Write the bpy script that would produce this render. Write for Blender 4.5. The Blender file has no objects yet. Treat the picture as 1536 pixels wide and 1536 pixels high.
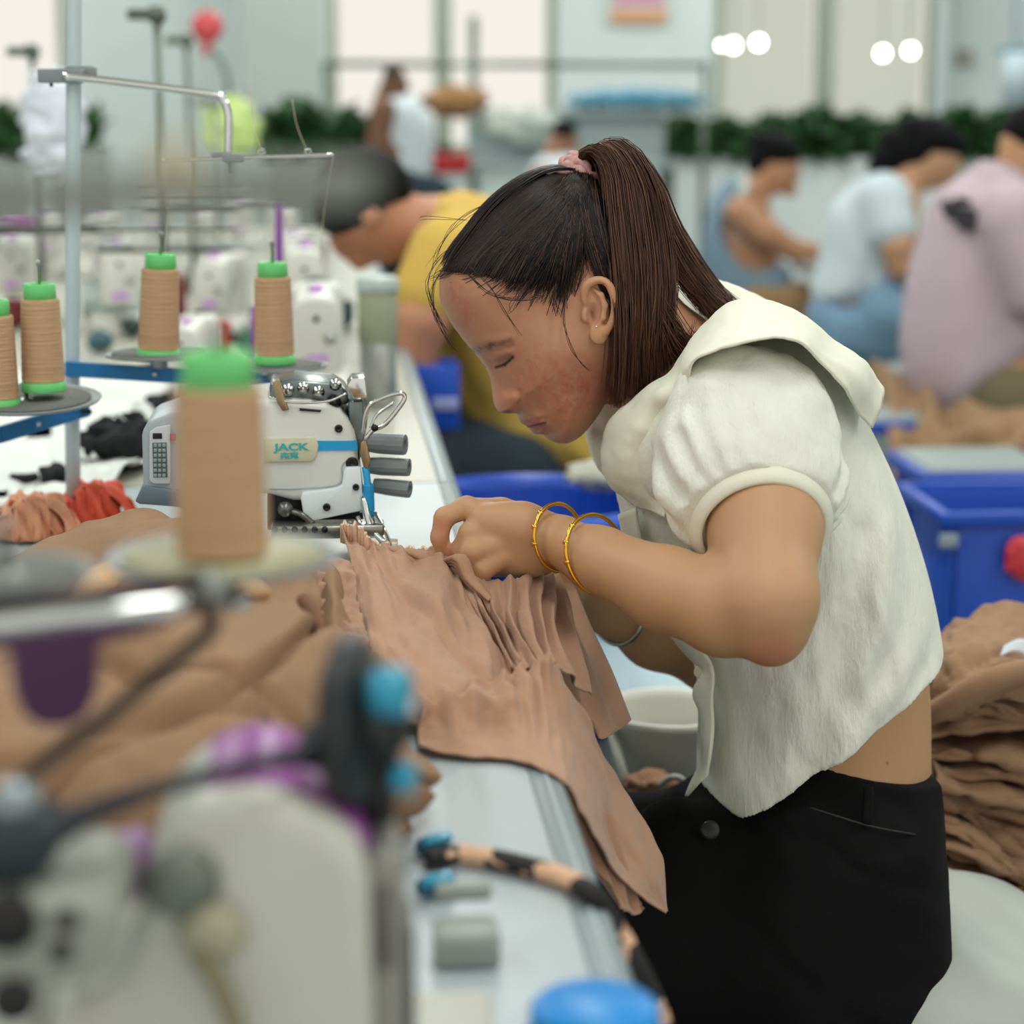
import bpy, bmesh, math, random
import numpy as np
from mathutils import Vector, Matrix
random.seed(7); RNG = np.random.default_rng(7)
SC = bpy.context.scene; COL = SC.collection
PI = math.pi; R = math.radians
F_PX = 3150.0; W0 = 768.0
CAMZ = 1.22; PITCH = math.atan(0.1962); YAW = math.atan(0.0914*math.cos(PITCH))
# camera basis in the world: +Y runs along the sewing tables
_f = Vector((math.sin(YAW)*math.cos(PITCH), math.cos(YAW)*math.cos(PITCH), -math.sin(PITCH)))
_r = Vector((math.cos(YAW), -math.sin(YAW), 0)); _u = _r.cross(_f)
def P(px, py, Y):
    "world point on the plane at distance Y that the photograph shows at (px, py)"
    d = _f + _r*((px-W0)/F_PX) + _u*((W0-py)/F_PX)
    t = Y/d.y
    return Vector((d.x*t, Y, CAMZ+d.z*t))
def Pz(px, py, z):
    "world point on the level z"
    d = _f + _r*((px-W0)/F_PX) + _u*((W0-py)/F_PX)
    t = (z-CAMZ)/d.z
    return Vector((d.x*t, d.y*t, z))
def PN(pts, Y):
    return np.array([tuple(P(x, y, Y)) for x, y in pts])
def PL(pts):
    return [P(*p) for p in pts]

# ---------------------------------------------------------------- materials
def lin(c):
    return tuple(((v/255)/12.92 if v/255 <= .04045 else ((v/255+.055)/1.055)**2.4) for v in c)
MATS = {}
def mat(name, rgb, rough=.6, metal=0, spec=.5, trans=0, ior=1.45, emit=None, estr=1, noise=0, nscale=30, bump=0, bscale=200, bdist=.001,
        attr=None, sss=0, stretch=None, coat=0, sheen=0, rough_noise=0, alpha=1):
    if name in MATS: return MATS[name]
    m = bpy.data.materials.new(name); m.use_nodes = True; MATS[name] = m
    nt = m.node_tree; N = nt.nodes; L = nt.links; b = N['Principled BSDF']
    c = lin(rgb)+(1,)
    b.inputs['Base Color'].default_value = c
    b.inputs['Roughness'].default_value = rough; b.inputs['Metallic'].default_value = metal
    b.inputs['Specular IOR Level'].default_value = spec; b.inputs['IOR'].default_value = ior
    b.inputs['Transmission Weight'].default_value = trans; b.inputs['Coat Weight'].default_value = coat
    b.inputs['Sheen Weight'].default_value = sheen; b.inputs['Alpha'].default_value = alpha
    if sss:
        b.inputs['Subsurface Weight'].default_value = sss
        b.inputs['Subsurface Radius'].default_value = (1, .35, .2); b.inputs['Subsurface Scale'].default_value = .006
    if emit:
        b.inputs['Emission Color'].default_value = lin(emit)+(1,); b.inputs['Emission Strength'].default_value = estr
    tc = N.new('ShaderNodeTexCoord'); vec = tc.outputs['Object']
    if stretch:
        mp = N.new('ShaderNodeMapping'); mp.inputs['Scale'].default_value = stretch
        L.new(vec, mp.inputs['Vector']); vec = mp.outputs[0]
    col = None
    if attr:
        a = N.new('ShaderNodeAttribute'); a.attribute_name = attr; col = a.outputs['Color']
    if noise:
        n = N.new('ShaderNodeTexNoise'); n.inputs['Scale'].default_value = nscale; n.inputs['Detail'].default_value = 5
        L.new(vec, n.inputs['Vector'])
        mx = N.new('ShaderNodeMix'); mx.data_type = 'RGBA'; mx.blend_type = 'MULTIPLY'
        mr = N.new('ShaderNodeMapRange'); mr.inputs['From Min'].default_value = .3; mr.inputs['From Max'].default_value = .7
        mr.inputs['To Min'].default_value = 1-noise; mr.inputs['To Max'].default_value = 1
        L.new(n.outputs['Fac'], mr.inputs['Value'])
        mx.inputs[0].default_value = 1
        if col: L.new(col, mx.inputs[6])
        else: mx.inputs[6].default_value = c
        L.new(mr.outputs[0], mx.inputs[7]); col = mx.outputs[2]
    if col: L.new(col, b.inputs['Base Color'])
    if bump:
        n2 = N.new('ShaderNodeTexNoise'); n2.inputs['Scale'].default_value = bscale; n2.inputs['Detail'].default_value = 4
        L.new(vec, n2.inputs['Vector'])
        bp = N.new('ShaderNodeBump'); bp.inputs['Strength'].default_value = bump; bp.inputs['Distance'].default_value = bdist
        L.new(n2.outputs['Fac'], bp.inputs['Height']); L.new(bp.outputs[0], b.inputs['Normal'])
    return m

# ---------------------------------------------------------------- object helpers
def tag(o, label=None, cat=None, group=None, kind=None):
    if label: o['label'] = label
    if cat: o['category'] = cat
    if group: o['group'] = group
    if kind: o['kind'] = kind
    return o
def thing(name, label, cat, loc=(0, 0, 0), group=None, rz=0):
    o = bpy.data.objects.new(name, None); COL.objects.link(o); o.location = loc; o.rotation_euler = (0, 0, rz)
    o.empty_display_size = .05
    return tag(o, label, cat, group)
def wloc(o):
    v = Vector((0, 0, 0))
    while o is not None: v = v+o.location; o = o.parent
    return v
def mk(name, geos, m, parent=None, smooth=True, local=False, label=None, colors=None, auto=None):
    "one mesh object from (verts, faces) pieces; world coordinates unless local"
    vs = []; fs = []; n = 0
    if isinstance(geos, tuple): geos = [geos]
    for v, f in geos:
        v = np.asarray(v, dtype=float).reshape(-1, 3); vs.append(v)
        if isinstance(f, np.ndarray): fs += (f+n).tolist()
        else: fs += [[i+n for i in q] for q in f]
        n += len(v)
    V = np.concatenate(vs)
    me = bpy.data.meshes.new(name)
    base = Vector((0, 0, 0))
    o = bpy.data.objects.new(name, me)
    if parent is not None:
        if not local:
            base = wloc(parent)
    elif not local:
        lo = V.min(0); hi = V.max(0); base = Vector(((lo[0]+hi[0])/2, (lo[1]+hi[1])/2, lo[2])); o.location = base
    V = V-np.array(base)
    me.from_pydata(V.tolist(), [], fs); me.validate(); me.update()
    if smooth: me.polygons.foreach_set('use_smooth', [True]*len(me.polygons))
    if m: me.materials.append(m)
    if colors is not None:
        ca = me.color_attributes.new('Col', 'FLOAT_COLOR', 'POINT')
        c4 = np.ones((len(V), 4), dtype=np.float32); c4[:, :3] = colors
        ca.data.foreach_set('color', c4.ravel())
    COL.objects.link(o)
    if parent is not None: o.parent = parent
    if auto is not None:
        try: me.set_sharp_from_angle(angle=R(auto))
        except Exception: pass
    if label: o['label'] = label
    return o
def copy_tree(o, parent=None):
    c = o.copy(); COL.objects.link(c)
    c.parent = parent
    for ch in list(o.children): copy_tree(ch, c)
    return c
def xf(geo, loc=(0, 0, 0), rot=(0, 0, 0), sc=1):
    from mathutils import Euler
    M = np.array(Euler(rot).to_matrix()); v = np.asarray(geo[0], float)*np.array(sc)
    return (v@M.T+np.array(loc), geo[1])
def xm(geo, M):
    M = np.array(M); v = np.asarray(geo[0], float)
    return (v@M[:3, :3].T+M[:3, 3], geo[1])
def frame(a, b, up=(0, 0, 1)):
    "matrix whose z runs from a to b"
    a = Vector(a); z = (Vector(b)-a).normalized(); x = Vector(up).cross(z)
    if x.length < 1e-4: x = Vector((1, 0, 0)).cross(z)
    x.normalize(); y = z.cross(x)
    M = Matrix((x, y, z)).transposed().to_4x4(); M.translation = a
    return M
def box(c, s, bev=0, rot=(0, 0, 0), seg=2):
    bm = bmesh.new(); bmesh.ops.create_cube(bm, size=1); bmesh.ops.scale(bm, vec=s, verts=bm.verts)
    if bev: bmesh.ops.bevel(bm, geom=bm.edges[:], offset=min(bev, min(s)*.49), segments=seg, affect='EDGES', profile=.5)
    v = np.array([tuple(q.co) for q in bm.verts]); bm.verts.index_update(); f = [[q.index for q in p.verts] for p in bm.faces]; bm.free()
    return xf((v, f), c, rot)
def prism(poly, a, b, bev=0, axis='y', seg=2):
    "extrude a 2D outline (u,v) between a and b; axis y: (u, t, v)  z: (u, v, t)  x: (t, u, v)"
    bm = bmesh.new()
    def co(p, t): return {'y': (p[0], t, p[1]), 'z': (p[0], p[1], t), 'x': (t, p[0], p[1])}[axis]
    vs = [bm.verts.new(co(p, a)) for p in poly]; fc = bm.faces.new(vs)
    r = bmesh.ops.extrude_face_region(bm, geom=[fc]); nv = [e for e in r['geom'] if isinstance(e, bmesh.types.BMVert)]
    d = {'y': (0, b-a, 0), 'z': (0, 0, b-a), 'x': (b-a, 0, 0)}[axis]
    bmesh.ops.translate(bm, vec=d, verts=nv)
    bmesh.ops.recalc_face_normals(bm, faces=bm.faces)
    if bev:
        eds = [e for e in bm.edges if len(e.link_faces) == 2 and e.calc_face_angle(0) > .6]
        bmesh.ops.bevel(bm, geom=eds, offset=bev, segments=seg, affect='EDGES', profile=.5, clamp_overlap=True)
    bm.verts.index_update()
    v = np.array([tuple(q.co) for q in bm.verts]); f = [[q.index for q in p.verts] for p in bm.faces]; bm.free()
    return (v, f)
def lathe(prof, n=32, M=None, cap=True):
    "profile of (radius, height) turned about z"
    prof = [(max(r, 1e-5), h) for r, h in prof]
    v = []; f = []
    for r, h in prof:
        for k in range(n):
            a = 2*PI*k/n; v.append((r*math.cos(a), r*math.sin(a), h))
    m = len(prof)
    for i in range(m-1):
        for k in range(n):
            f.append([i*n+k, i*n+(k+1) % n, (i+1)*n+(k+1) % n, (i+1)*n+k])
    if cap: f.append(list(range(n))[::-1]); f.append([(m-1)*n+k for k in range(n)])
    g = (np.array(v), f)
    return xm(g, M) if M is not None else g
def cyl(a, b, r, n=20, r2=None, bev=0):
    L = (Vector(b)-Vector(a)).length; r2 = r if r2 is None else r2
    if bev: pr = [(r-bev, 0), (r, bev), (r2, L-bev), (r2-bev, L)]
    else: pr = [(r, 0), (r2, L)]
    return lathe(pr, n, frame(a, b))
def catmull(pts, n):
    p = np.array([tuple(q) for q in pts], float); m = len(p)
    if m == 2: return p[0]+(p[1]-p[0])*np.linspace(0, 1, n)[:, None]
    q = np.vstack([2*p[0]-p[1], p, 2*p[-1]-p[-2]])
    t = np.linspace(0, m-1-1e-9, n); i = t.astype(int); u = (t-i)[:, None]
    a, b, c, d = q[i], q[i+1], q[i+2], q[i+3]
    return .5*((2*b)+(-a+c)*u+(2*a-5*b+4*c-d)*u**2+(-a+3*b-3*c+d)*u**3)
def tube(pts, r, n=8, res=None, cap=True, flat=1.0, up=(0, 0, 1)):
    "tube along a smoothed path; r scalar or list; flat squashes the second axis"
    p = catmull(pts, res) if res else np.array([tuple(q) for q in pts], float)
    m = len(p); rr = np.interp(np.linspace(0, 1, m), np.linspace(0, 1, len(r)), r) if hasattr(r, '__len__') else np.full(m, r)
    T = np.gradient(p, axis=0); T /= np.linalg.norm(T, axis=1)[:, None]+1e-12
    U = np.array(up, float); N = np.zeros_like(p)
    x = np.cross(U, T[0]);
    if np.linalg.norm(x) < 1e-3: x = np.cross((1, 0, 0), T[0])
    x /= np.linalg.norm(x)
    for i in range(m):
        x = x-T[i]*x.dot(T[i]); x /= np.linalg.norm(x)+1e-12; N[i] = x
    B = np.cross(T, N)
    a = np.linspace(0, 2*PI, n, endpoint=False)
    v = p[:, None, :]+rr[:, None, None]*(np.cos(a)[None, :, None]*N[:, None, :]+flat*np.sin(a)[None, :, None]*B[:, None, :])
    v = v.reshape(-1, 3)
    i, k = np.meshgrid(np.arange(m-1), np.arange(n), indexing='ij'); i = i.ravel(); k = k.ravel(); k2 = (k+1) % n
    f = np.stack([i*n+k, i*n+k2, (i+1)*n+k2, (i+1)*n+k], 1).tolist()
    if cap: f.append(list(range(n))[::-1]); f.append([(m-1)*n+q for q in range(n)])
    return (v, f)
def strands(paths, r=.0004, res=12, n=3):
    "many thin hairs: paths is (S, K, 3)"
    S = len(paths); P_ = np.stack([catmull(p, res) for p in paths])
    T = np.gradient(P_, axis=1); T /= np.linalg.norm(T, axis=2, keepdims=True)+1e-12
    U = np.array((.3, 1., .2)); X = np.cross(U, T); X /= np.linalg.norm(X, axis=2, keepdims=True)+1e-9; B = np.cross(T, X)
    a = np.linspace(0, 2*PI, n, endpoint=False); rr = r*np.interp(np.linspace(0, 1, res), [0, .1, .8, 1], [.6, 1, 1, .3])
    v = P_[:, :, None, :]+rr[None, :, None, None]*(np.cos(a)[None, None, :, None]*X[:, :, None, :]+np.sin(a)[None, None, :, None]*B[:, :, None, :])
    s, i, k = np.meshgrid(np.arange(S), np.arange(res-1), np.arange(n), indexing='ij'); s = s.ravel(); i = i.ravel(); k = k.ravel(); k2 = (k+1) % n
    b = s*res*n
    f = np.stack([b+i*n+k, b+i*n+k2, b+(i+1)*n+k2, b+(i+1)*n+k], 1)
    return (v.reshape(-1, 3), f)
def merge(gs):
    vs = []; fs = []; n = 0
    for v, f in gs:
        v = np.asarray(v, float).reshape(-1, 3); vs.append(v)
        fs += (f+n).tolist() if isinstance(f, np.ndarray) else [[i+n for i in q] for q in f]; n += len(v)
    return (np.concatenate(vs), fs)
# smooth value noise
def vnoise(x, y, z, seed=0):
    xi = np.floor(x).astype(np.int64); yi = np.floor(y).astype(np.int64); zi = np.floor(z).astype(np.int64)
    fx = x-xi; fy = y-yi; fz = z-zi
    fx = fx*fx*(3-2*fx); fy = fy*fy*(3-2*fy); fz = fz*fz*(3-2*fz)
    def h(a, b, c):
        n = (a*374761393+b*668265263+c*2147483647+seed*1274126177) & 0xffffffff
        n = ((n ^ (n >> 13))*1274126177) & 0xffffffff
        return ((n ^ (n >> 16)) & 0xffff)/32767.5-1
    c = 0
    for dx in (0, 1):
        for dy in (0, 1):
            for dz in (0, 1):
                c = c+h(xi+dx, yi+dy, zi+dz)*(fx if dx else 1-fx)*(fy if dy else 1-fy)*(fz if dz else 1-fz)
    return c
def fbm(x, y, z, o=3, seed=0):
    s = 0; a = 1.
    for k in range(o): s = s+a*vnoise(x*2**k, y*2**k, z*2**k, seed+k); a *= .5
    return s
# ---------------------------------------------------------------- cloth patches
def patch(rows, nu=60, nv=60, disp=None, thick=.0015, close=False, post=None):
    "bicubic sheet through a grid of points (rows of equal length); disp(u, v, P) moves along the normal"
    G = np.stack([catmull(r, nv) for r in rows]); G = np.stack([catmull(G[:, j], nu) for j in range(nv)], 1)
    du = np.gradient(G, axis=0); dv = np.gradient(G, axis=1); N = np.cross(du, dv); N /= np.linalg.norm(N, axis=2, keepdims=True)+1e-12
    u, v = np.meshgrid(np.linspace(0, 1, nu), np.linspace(0, 1, nv), indexing='ij')
    if disp is not None:
        G = G+N*disp(u, v, G)[..., None]
        du = np.gradient(G, axis=0); dv = np.gradient(G, axis=1); N = np.cross(du, dv); N /= np.linalg.norm(N, axis=2, keepdims=True)+1e-12
    if post is not None:
        G = post(G); du = np.gradient(G, axis=0); dv = np.gradient(G, axis=1); N = np.cross(du, dv); N /= np.linalg.norm(N, axis=2, keepdims=True)+1e-12
    A = G.reshape(-1, 3); B = (G-N*thick).reshape(-1, 3); n = nu*nv
    i, j = np.meshgrid(np.arange(nu-1), np.arange(nv-1), indexing='ij'); i = i.ravel(); j = j.ravel()
    q = np.stack([i*nv+j, (i+1)*nv+j, (i+1)*nv+j+1, i*nv+j+1], 1)
    f = [q, q[:, ::-1]+n]
    e = np.concatenate([np.arange(nv-1), (np.arange(nu-1)*nv+nv-1), (nu-1)*nv+np.arange(nv-1, 0, -1), np.arange(nu-1, 0, -1)*nv])
    e2 = np.roll(e, -1)
    f.append(np.stack([e, e2, e2+n, e+n], 1))
    return (np.concatenate([A, B]), np.concatenate(f))
# ---------------------------------------------------------------- implicit surfaces
def smin(a, b, k):
    if k <= 0: return np.minimum(a, b)
    h = np.clip(.5+.5*(b-a)/k, 0, 1)
    return b*(1-h)+a*h-k*h*(1-h)
class Field:
    def __init__(s, lo, hi, h):
        s.lo = np.array(lo, np.float32); s.h = h; s.n = np.ceil((np.array(hi)-s.lo)/h).astype(int)+1
        s.F = np.full(s.n, .1, np.float32)
    def sub(s, lo, hi):
        a = np.clip(np.floor((np.array(lo)-s.lo)/s.h).astype(int), 0, s.n); b = np.clip(np.ceil((np.array(hi)-s.lo)/s.h).astype(int)+1, 0, s.n)
        ax = [s.lo[i]+s.h*np.arange(a[i], b[i], dtype=np.float32) for i in range(3)]
        return tuple(slice(a[i], b[i]) for i in range(3)), ax[0][:, None, None], ax[1][None, :, None], ax[2][None, None, :]
    def add(s, fn, lo, hi, k=.01, op='add'):
        sl, X, Y, Z = s.sub(lo, hi)
        if 0 in s.F[sl].shape: return
        d = fn(X, Y, Z)
        if op == 'add': s.F[sl] = smin(s.F[sl], d, k)
        elif op == 'cut': s.F[sl] = -smin(-s.F[sl], d, k)
    def cone(s, a, b, ra, rb, k=.01, op='add', sq=None):
        a = np.array(tuple(a), np.float32); b = np.array(tuple(b), np.float32); m = max(ra, rb)+k+.012
        ab = b-a; L = float(ab.dot(ab))+1e-12
        q = np.array(sq if sq is not None else (1, 1, 1), np.float32)
        def fn(X, Y, Z):
            t = np.clip(((X-a[0])*ab[0]+(Y-a[1])*ab[1]+(Z-a[2])*ab[2])/L, 0, 1)
            return np.sqrt(((X-a[0]-t*ab[0])*q[0])**2+((Y-a[1]-t*ab[1])*q[1])**2+((Z-a[2]-t*ab[2])*q[2])**2)-(ra+(rb-ra)*t)
        s.add(fn, np.minimum(a, b)-m, np.maximum(a, b)+m, k, op)
    def chain(s, pts, rs, k=.01, sq=None):
        for i in range(len(pts)-1): s.cone(pts[i], pts[i+1], rs[i], rs[i+1], k, 'add', sq)
    def ell(s, c, r, M=None, k=.01, op='add'):
        c = np.array(tuple(c), np.float32); r = np.array(r, np.float32); Mi = np.eye(3) if M is None else np.array(M.to_3x3().inverted())
        m = float(r.max())+k+.012
        def fn(X, Y, Z):
            x = X-c[0]; y = Y-c[1]; z = Z-c[2]
            p = [(Mi[i, 0]*x+Mi[i, 1]*y+Mi[i, 2]*z)/r[i] for i in range(3)]
            n = np.sqrt(p[0]**2+p[1]**2+p[2]**2); g = np.sqrt((p[0]/r[0])**2+(p[1]/r[1])**2+(p[2]/r[2])**2)+1e-6
            return n*(n-1)/g
        s.add(fn, c-m, c+m, k, op)
    def infl(s, poly, yc, w, Rr, k=.01, bumps=(), yoff=None, extra=None, op='add', pw=.5):
        "swell an outline given in x,z (world) about the plane y=yc: half width w, rounding over a rim Rr"
        poly = np.array(poly, float)[:, [0, 2]]
        lo = (poly[:, 0].min()-.03, yc-w-.05, poly[:, 1].min()-.03); hi = (poly[:, 0].max()+.03, yc+w+.05, poly[:, 1].max()+.03)
        def fn(X, Y, Z):
            d = polysd(poly, X[:, 0, 0], Z[0, 0, :])
            W = halfw(d, w, Rr, pw)
            xx = X[:, 0, 0][:, None]; zz = Z[0, 0, :][None, :]
            for bx, bz, rx, amp in bumps: W = W+amp*np.exp(-((xx-bx)**2+(zz-bz)**2)/(rx*rx))*(d > 0)
            if extra is not None: W = W+extra(xx, zz, d)
            yo = 0 if yoff is None else yoff(xx, zz)
            g = W[:, None, :]
            return (np.abs(Y-yc-(yo[:, None, :] if yoff is not None else 0))-g)*.7
        s.add(fn, lo, hi, k, op)
    def mesh(s, smooth=2, rel=.5):
        return surfnets(s.F, s.lo, s.h, smooth, rel)
def polysd(poly, xs, zs):
    "signed distance to an outline, positive inside, on the grid xs × zs"
    X, Z = np.meshgrid(xs, zs, indexing='ij'); D = np.full(X.shape, 1e9); ins = np.zeros(X.shape, bool)
    m = len(poly)
    for i in range(m):
        a = poly[i]; b = poly[(i+1) % m]; e = b-a; L = e.dot(e)+1e-15
        t = np.clip(((X-a[0])*e[0]+(Z-a[1])*e[1])/L, 0, 1)
        D = np.minimum(D, (X-a[0]-t*e[0])**2+(Z-a[1]-t*e[1])**2)
        c = ((a[1] > Z) != (b[1] > Z)); xi = a[0]+(Z-a[1])*e[0]/(e[1] if abs(e[1]) > 1e-12 else 1e-12)
        ins ^= c & (X < xi)
    D = np.sqrt(D)
    return np.where(ins, D, -D)
def halfw(d, w, Rr, pw=.5):
    t = np.clip(d/Rr, 0, 1); return np.where(d > 0, w*(1-(1-t)**2)**pw, d)
def smooth_poly(pts, n=160):
    p = [tuple(q) for q in pts]; p2 = p[-2:]+p+p[:2]; m = len(p)
    c = catmull(p2, (m+3)*8+1)
    return c[16:16+m*8]
def surfnets(F, lo, h, smooth=2, rel=.5):
    S = F < 0; n = F.shape
    c = np.zeros((n[0]-1, n[1]-1, n[2]-1), np.uint8)
    for i in (0, 1):
        for j in (0, 1):
            for k in (0, 1): c += S[i:n[0]-1+i, j:n[1]-1+j, k:n[2]-1+k]
    I = np.argwhere((c > 0) & (c < 8)); idx = np.full(c.shape, -1, np.int32); idx[I[:, 0], I[:, 1], I[:, 2]] = np.arange(len(I))
    acc = np.zeros((len(I), 3)); cnt = np.zeros(len(I))
    cs = [(i, j, k) for i in (0, 1) for j in (0, 1) for k in (0, 1)]
    val = {q: F[I[:, 0]+q[0], I[:, 1]+q[1], I[:, 2]+q[2]] for q in cs}
    for a in cs:
        for ax in range(3):
            if a[ax] == 0:
                b = list(a); b[ax] = 1; b = tuple(b); fa = val[a]; fb = val[b]; m = (fa < 0) != (fb < 0)
                t = np.where(m, fa/(fa-fb+1e-20), 0); p = np.tile(np.array(a, float), (len(I), 1)); p[:, ax] += t
                acc[m] += p[m]; cnt[m] += 1
    V = (I+acc/cnt[:, None])
    fs = []
    for ax in range(3):
        u, v = [(1, 2), (2, 0), (0, 1)][ax]
        sl0 = [slice(None)]*3; sl1 = [slice(None)]*3; sl0[ax] = slice(0, n[ax]-1); sl1[ax] = slice(1, n[ax])
        A = S[tuple(sl0)]; B = S[tuple(sl1)]; E = np.argwhere(A != B)
        ok = (E[:, u] > 0) & (E[:, v] > 0) & (E[:, u] < n[u]-1) & (E[:, v] < n[v]-1); E = E[ok]
        def q(du, dv):
            g = E.copy(); g[:, u] -= du; g[:, v] -= dv; return idx[g[:, 0], g[:, 1], g[:, 2]]
        Q = np.stack([q(1, 1), q(0, 1), q(0, 0), q(1, 0)], 1)
        flip = ~A[E[:, 0], E[:, 1], E[:, 2]]; Q[flip] = Q[flip][:, ::-1]
        fs.append(Q[(Q >= 0).all(1)])
    Fc = np.concatenate(fs)
    e = np.concatenate([Fc[:, [0, 1]], Fc[:, [1, 2]], Fc[:, [2, 3]], Fc[:, [3, 0]]])
    for _ in range(smooth):
        A = np.zeros_like(V); C = np.zeros(len(V))
        for d in range(3):
            A[:, d] = np.bincount(e[:, 0], V[e[:, 1], d], len(V))+np.bincount(e[:, 1], V[e[:, 0], d], len(V))
        C = np.bincount(e[:, 0], minlength=len(V))+np.bincount(e[:, 1], minlength=len(V))
        V = V*(1-rel)+rel*A/np.maximum(C, 1)[:, None]
    return (V*h+np.array(lo, float), Fc)
def text(s, size, m, parent, loc, rot, name='lettering', extr=.0003, scx=1, bold=0, local=False):
    cu = bpy.data.curves.new(name, 'FONT'); cu.body = s; cu.size = size; cu.extrude = extr; cu.align_x = 'CENTER'; cu.align_y = 'CENTER'; cu.offset = bold
    cu.resolution_u = 3
    t = bpy.data.objects.new(name, cu); dg = bpy.context.evaluated_depsgraph_get(); COL.objects.link(t); bpy.context.view_layer.update()
    me = bpy.data.meshes.new_from_object(t.evaluated_get(bpy.context.evaluated_depsgraph_get())); COL.objects.unlink(t); bpy.data.objects.remove(t); bpy.data.curves.remove(cu)
    me.materials.clear(); me.materials.append(m)
    o = bpy.data.objects.new(name, me); COL.objects.link(o); o.parent = parent
    o.location = Vector(loc)-(Vector((0, 0, 0)) if local else wloc(parent)); o.rotation_euler = rot; o.scale = (scx, 1, 1)
    return o
EXPOSURE = -0.12
# ================================================================= the seamstress
YC = 1.85
def proj(V):
    V = np.asarray(V)-np.array((0, 0, CAMZ)); x = V@np.array(_r); y = V@np.array(_u); z = V@np.array(_f)
    return W0+F_PX*x/z, W0-F_PX*y/z
def segd(px, py, a, b):
    ax, ay = a; ex, ey = b[0]-ax, b[1]-ay; t = np.clip(((px-ax)*ex+(py-ay)*ey)/(ex*ex+ey*ey+1e-9), 0, 1)
    return np.hypot(px-ax-t*ex, py-ay-t*ey)
SKIN = np.array(lin((205, 160, 122)))
M_SKIN = mat('skin', (205, 160, 122), rough=.5, attr='Col', sss=.12, bump=.12, bscale=900, bdist=.0006, spec=.4)
woman = thing('person', 'woman with a high brown ponytail and cream blouse bent over her sewing', 'person', (P(1200, 1500, YC).x, YC, 0))
# ---- head
YN = 1.783
head_px = [(663, 405), (660, 425), (660, 442), (664, 458), (671, 474), (681, 490), (692, 505), (701, 516), (708, 524), (716, 533), (725, 545), (732, 556), (737, 572), (739, 588),
 (741, 602), (744, 611), (749, 617), (757, 619), (766, 619), (774, 619), (778, 624), (779, 630), (784, 635), (789, 638), (794, 641), (796, 643), (797, 647), (802, 650), (809, 650), (814, 650),
 (817, 653), (821, 657), (829, 661), (841, 664), (854, 662), (868, 654), (882, 640), (897, 620), (912, 595), (935, 565), (960, 545), (985, 520), (990, 480), (990, 430), (982, 370),
 (960, 315), (925, 278), (880, 262), (835, 256), (800, 264), (765, 283), (730, 312), (700, 350), (676, 380)]
HP = smooth_poly(PN(head_px, YC), 0)[:, [0, 2]]
def q2(p, Y=YN): v = P(p[0], p[1], Y); return (v.x, v.z)
PXM = F_PX/YN
feat = []   # (a, b, radius px, amplitude mm)
def ft(a, b, r, amp): A = q2(a); B = q2(b); feat.append((A, B, r/PXM, amp/1000))
ft((738, 548), (752, 546), 17, -5.5); ft((750, 565), (764, 592), 9, -2.2); ft((764, 605), (771, 601), 8.5, 5.2); ft((782, 590), (785, 610), 4.2, -2.8); ft((752, 608), (757, 612), 6, 1.5)
ft((748, 541), (762, 534), 8.5, 5.0); ft((744, 550), (767, 538), 3, -2.2); ft((746, 531), (770, 521), 3.5, -2.0)
ft((795, 560), (835, 530), 32, 3.6); ft((786, 634), (808, 630), 6, 2.6); ft((790, 641), (817, 634), 2.6, -2.6); ft((803, 647), (816, 642), 6, 2.8); ft((812, 656), (825, 650), 6, -1.2)
ft((823, 634), (824, 638), 6, -1.6); ft((790, 598), (822, 622), 6, -1.1); ft((775, 468), (800, 470), 28, -2.5); ft((706, 524), (764, 510), 8, 2.0)
ft((835, 650), (850, 640), 16, 1.5); ft((860, 600), (880, 570), 25, -1.5)
def face_extra(xx, zz, d):
    w = 0
    for A, B, r, a in feat: w = w+a*np.exp(-(segd(xx, zz, A, B)/r)**2)
    return w*np.clip(d/.006, 0, 1)
HW, HR = .071, .066
gx = np.arange(HP[:, 0].min()-.03, HP[:, 0].max()+.03, .001); gz = np.arange(HP[:, 1].min()-.03, HP[:, 1].max()+.03, .001)
Dg = polysd(HP, gx, gz); Wg = halfw(Dg, HW, HR)+face_extra(gx[:, None], gz[None, :], Dg)
def bil(G, x, z):
    i = np.clip((x-gx[0])/.001, 0, len(gx)-2.001); j = np.clip((z-gz[0])/.001, 0, len(gz)-2.001); a = i.astype(int); b = j.astype(int); u = i-a; v = j-b
    return G[a, b]*(1-u)*(1-v)+G[a+1, b]*u*(1-v)+G[a, b+1]*(1-u)*v+G[a+1, b+1]*u*v
def unproj(px, py, Y):
    px = np.asarray(px, float); py = np.asarray(py, float)
    d = np.array(_f)+np.multiply.outer((px-W0)/F_PX, np.array(_r))+np.multiply.outer((W0-py)/F_PX, np.array(_u))
    return np.array((0, 0, CAMZ))+d*(Y/d[..., 1])[..., None]
def onhead(px, py, off=0, side=-1):
    Y = np.full(np.shape(px), YC-.04 if side < 0 else YC)
    for _ in range(6):
        V = unproj(px, py, Y)
        if side > 0: V = unproj(px, py, np.full(np.shape(px), YC))
        w = np.maximum(bil(Wg, V[..., 0], V[..., 2]), 0)
        Y = YC-(w+off)
    V[..., 1] = YC+side*(w+off)
    return V
hf = Field((HP[:, 0].min()-.02, YC-.1, HP[:, 1].min()-.05), (HP[:, 0].max()+.05, YC+.1, HP[:, 1].max()+.02), .0012)
def fn(X, Y, Z):
    W = bil(Wg, X[:, 0, 0][:, None]+0*Z[0, 0, :][None, :], Z[0, 0, :][None, :]+0*X[:, 0, 0][:, None])
    return ((np.abs(Y-YC)-W[:, None, :])*.7).astype(np.float32)
hf.add(fn, (HP[:, 0].min()-.019, YC-.1, HP[:, 1].min()-.019), (HP[:, 0].max()+.019, YC+.1, HP[:, 1].max()+.019), 0)
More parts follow.
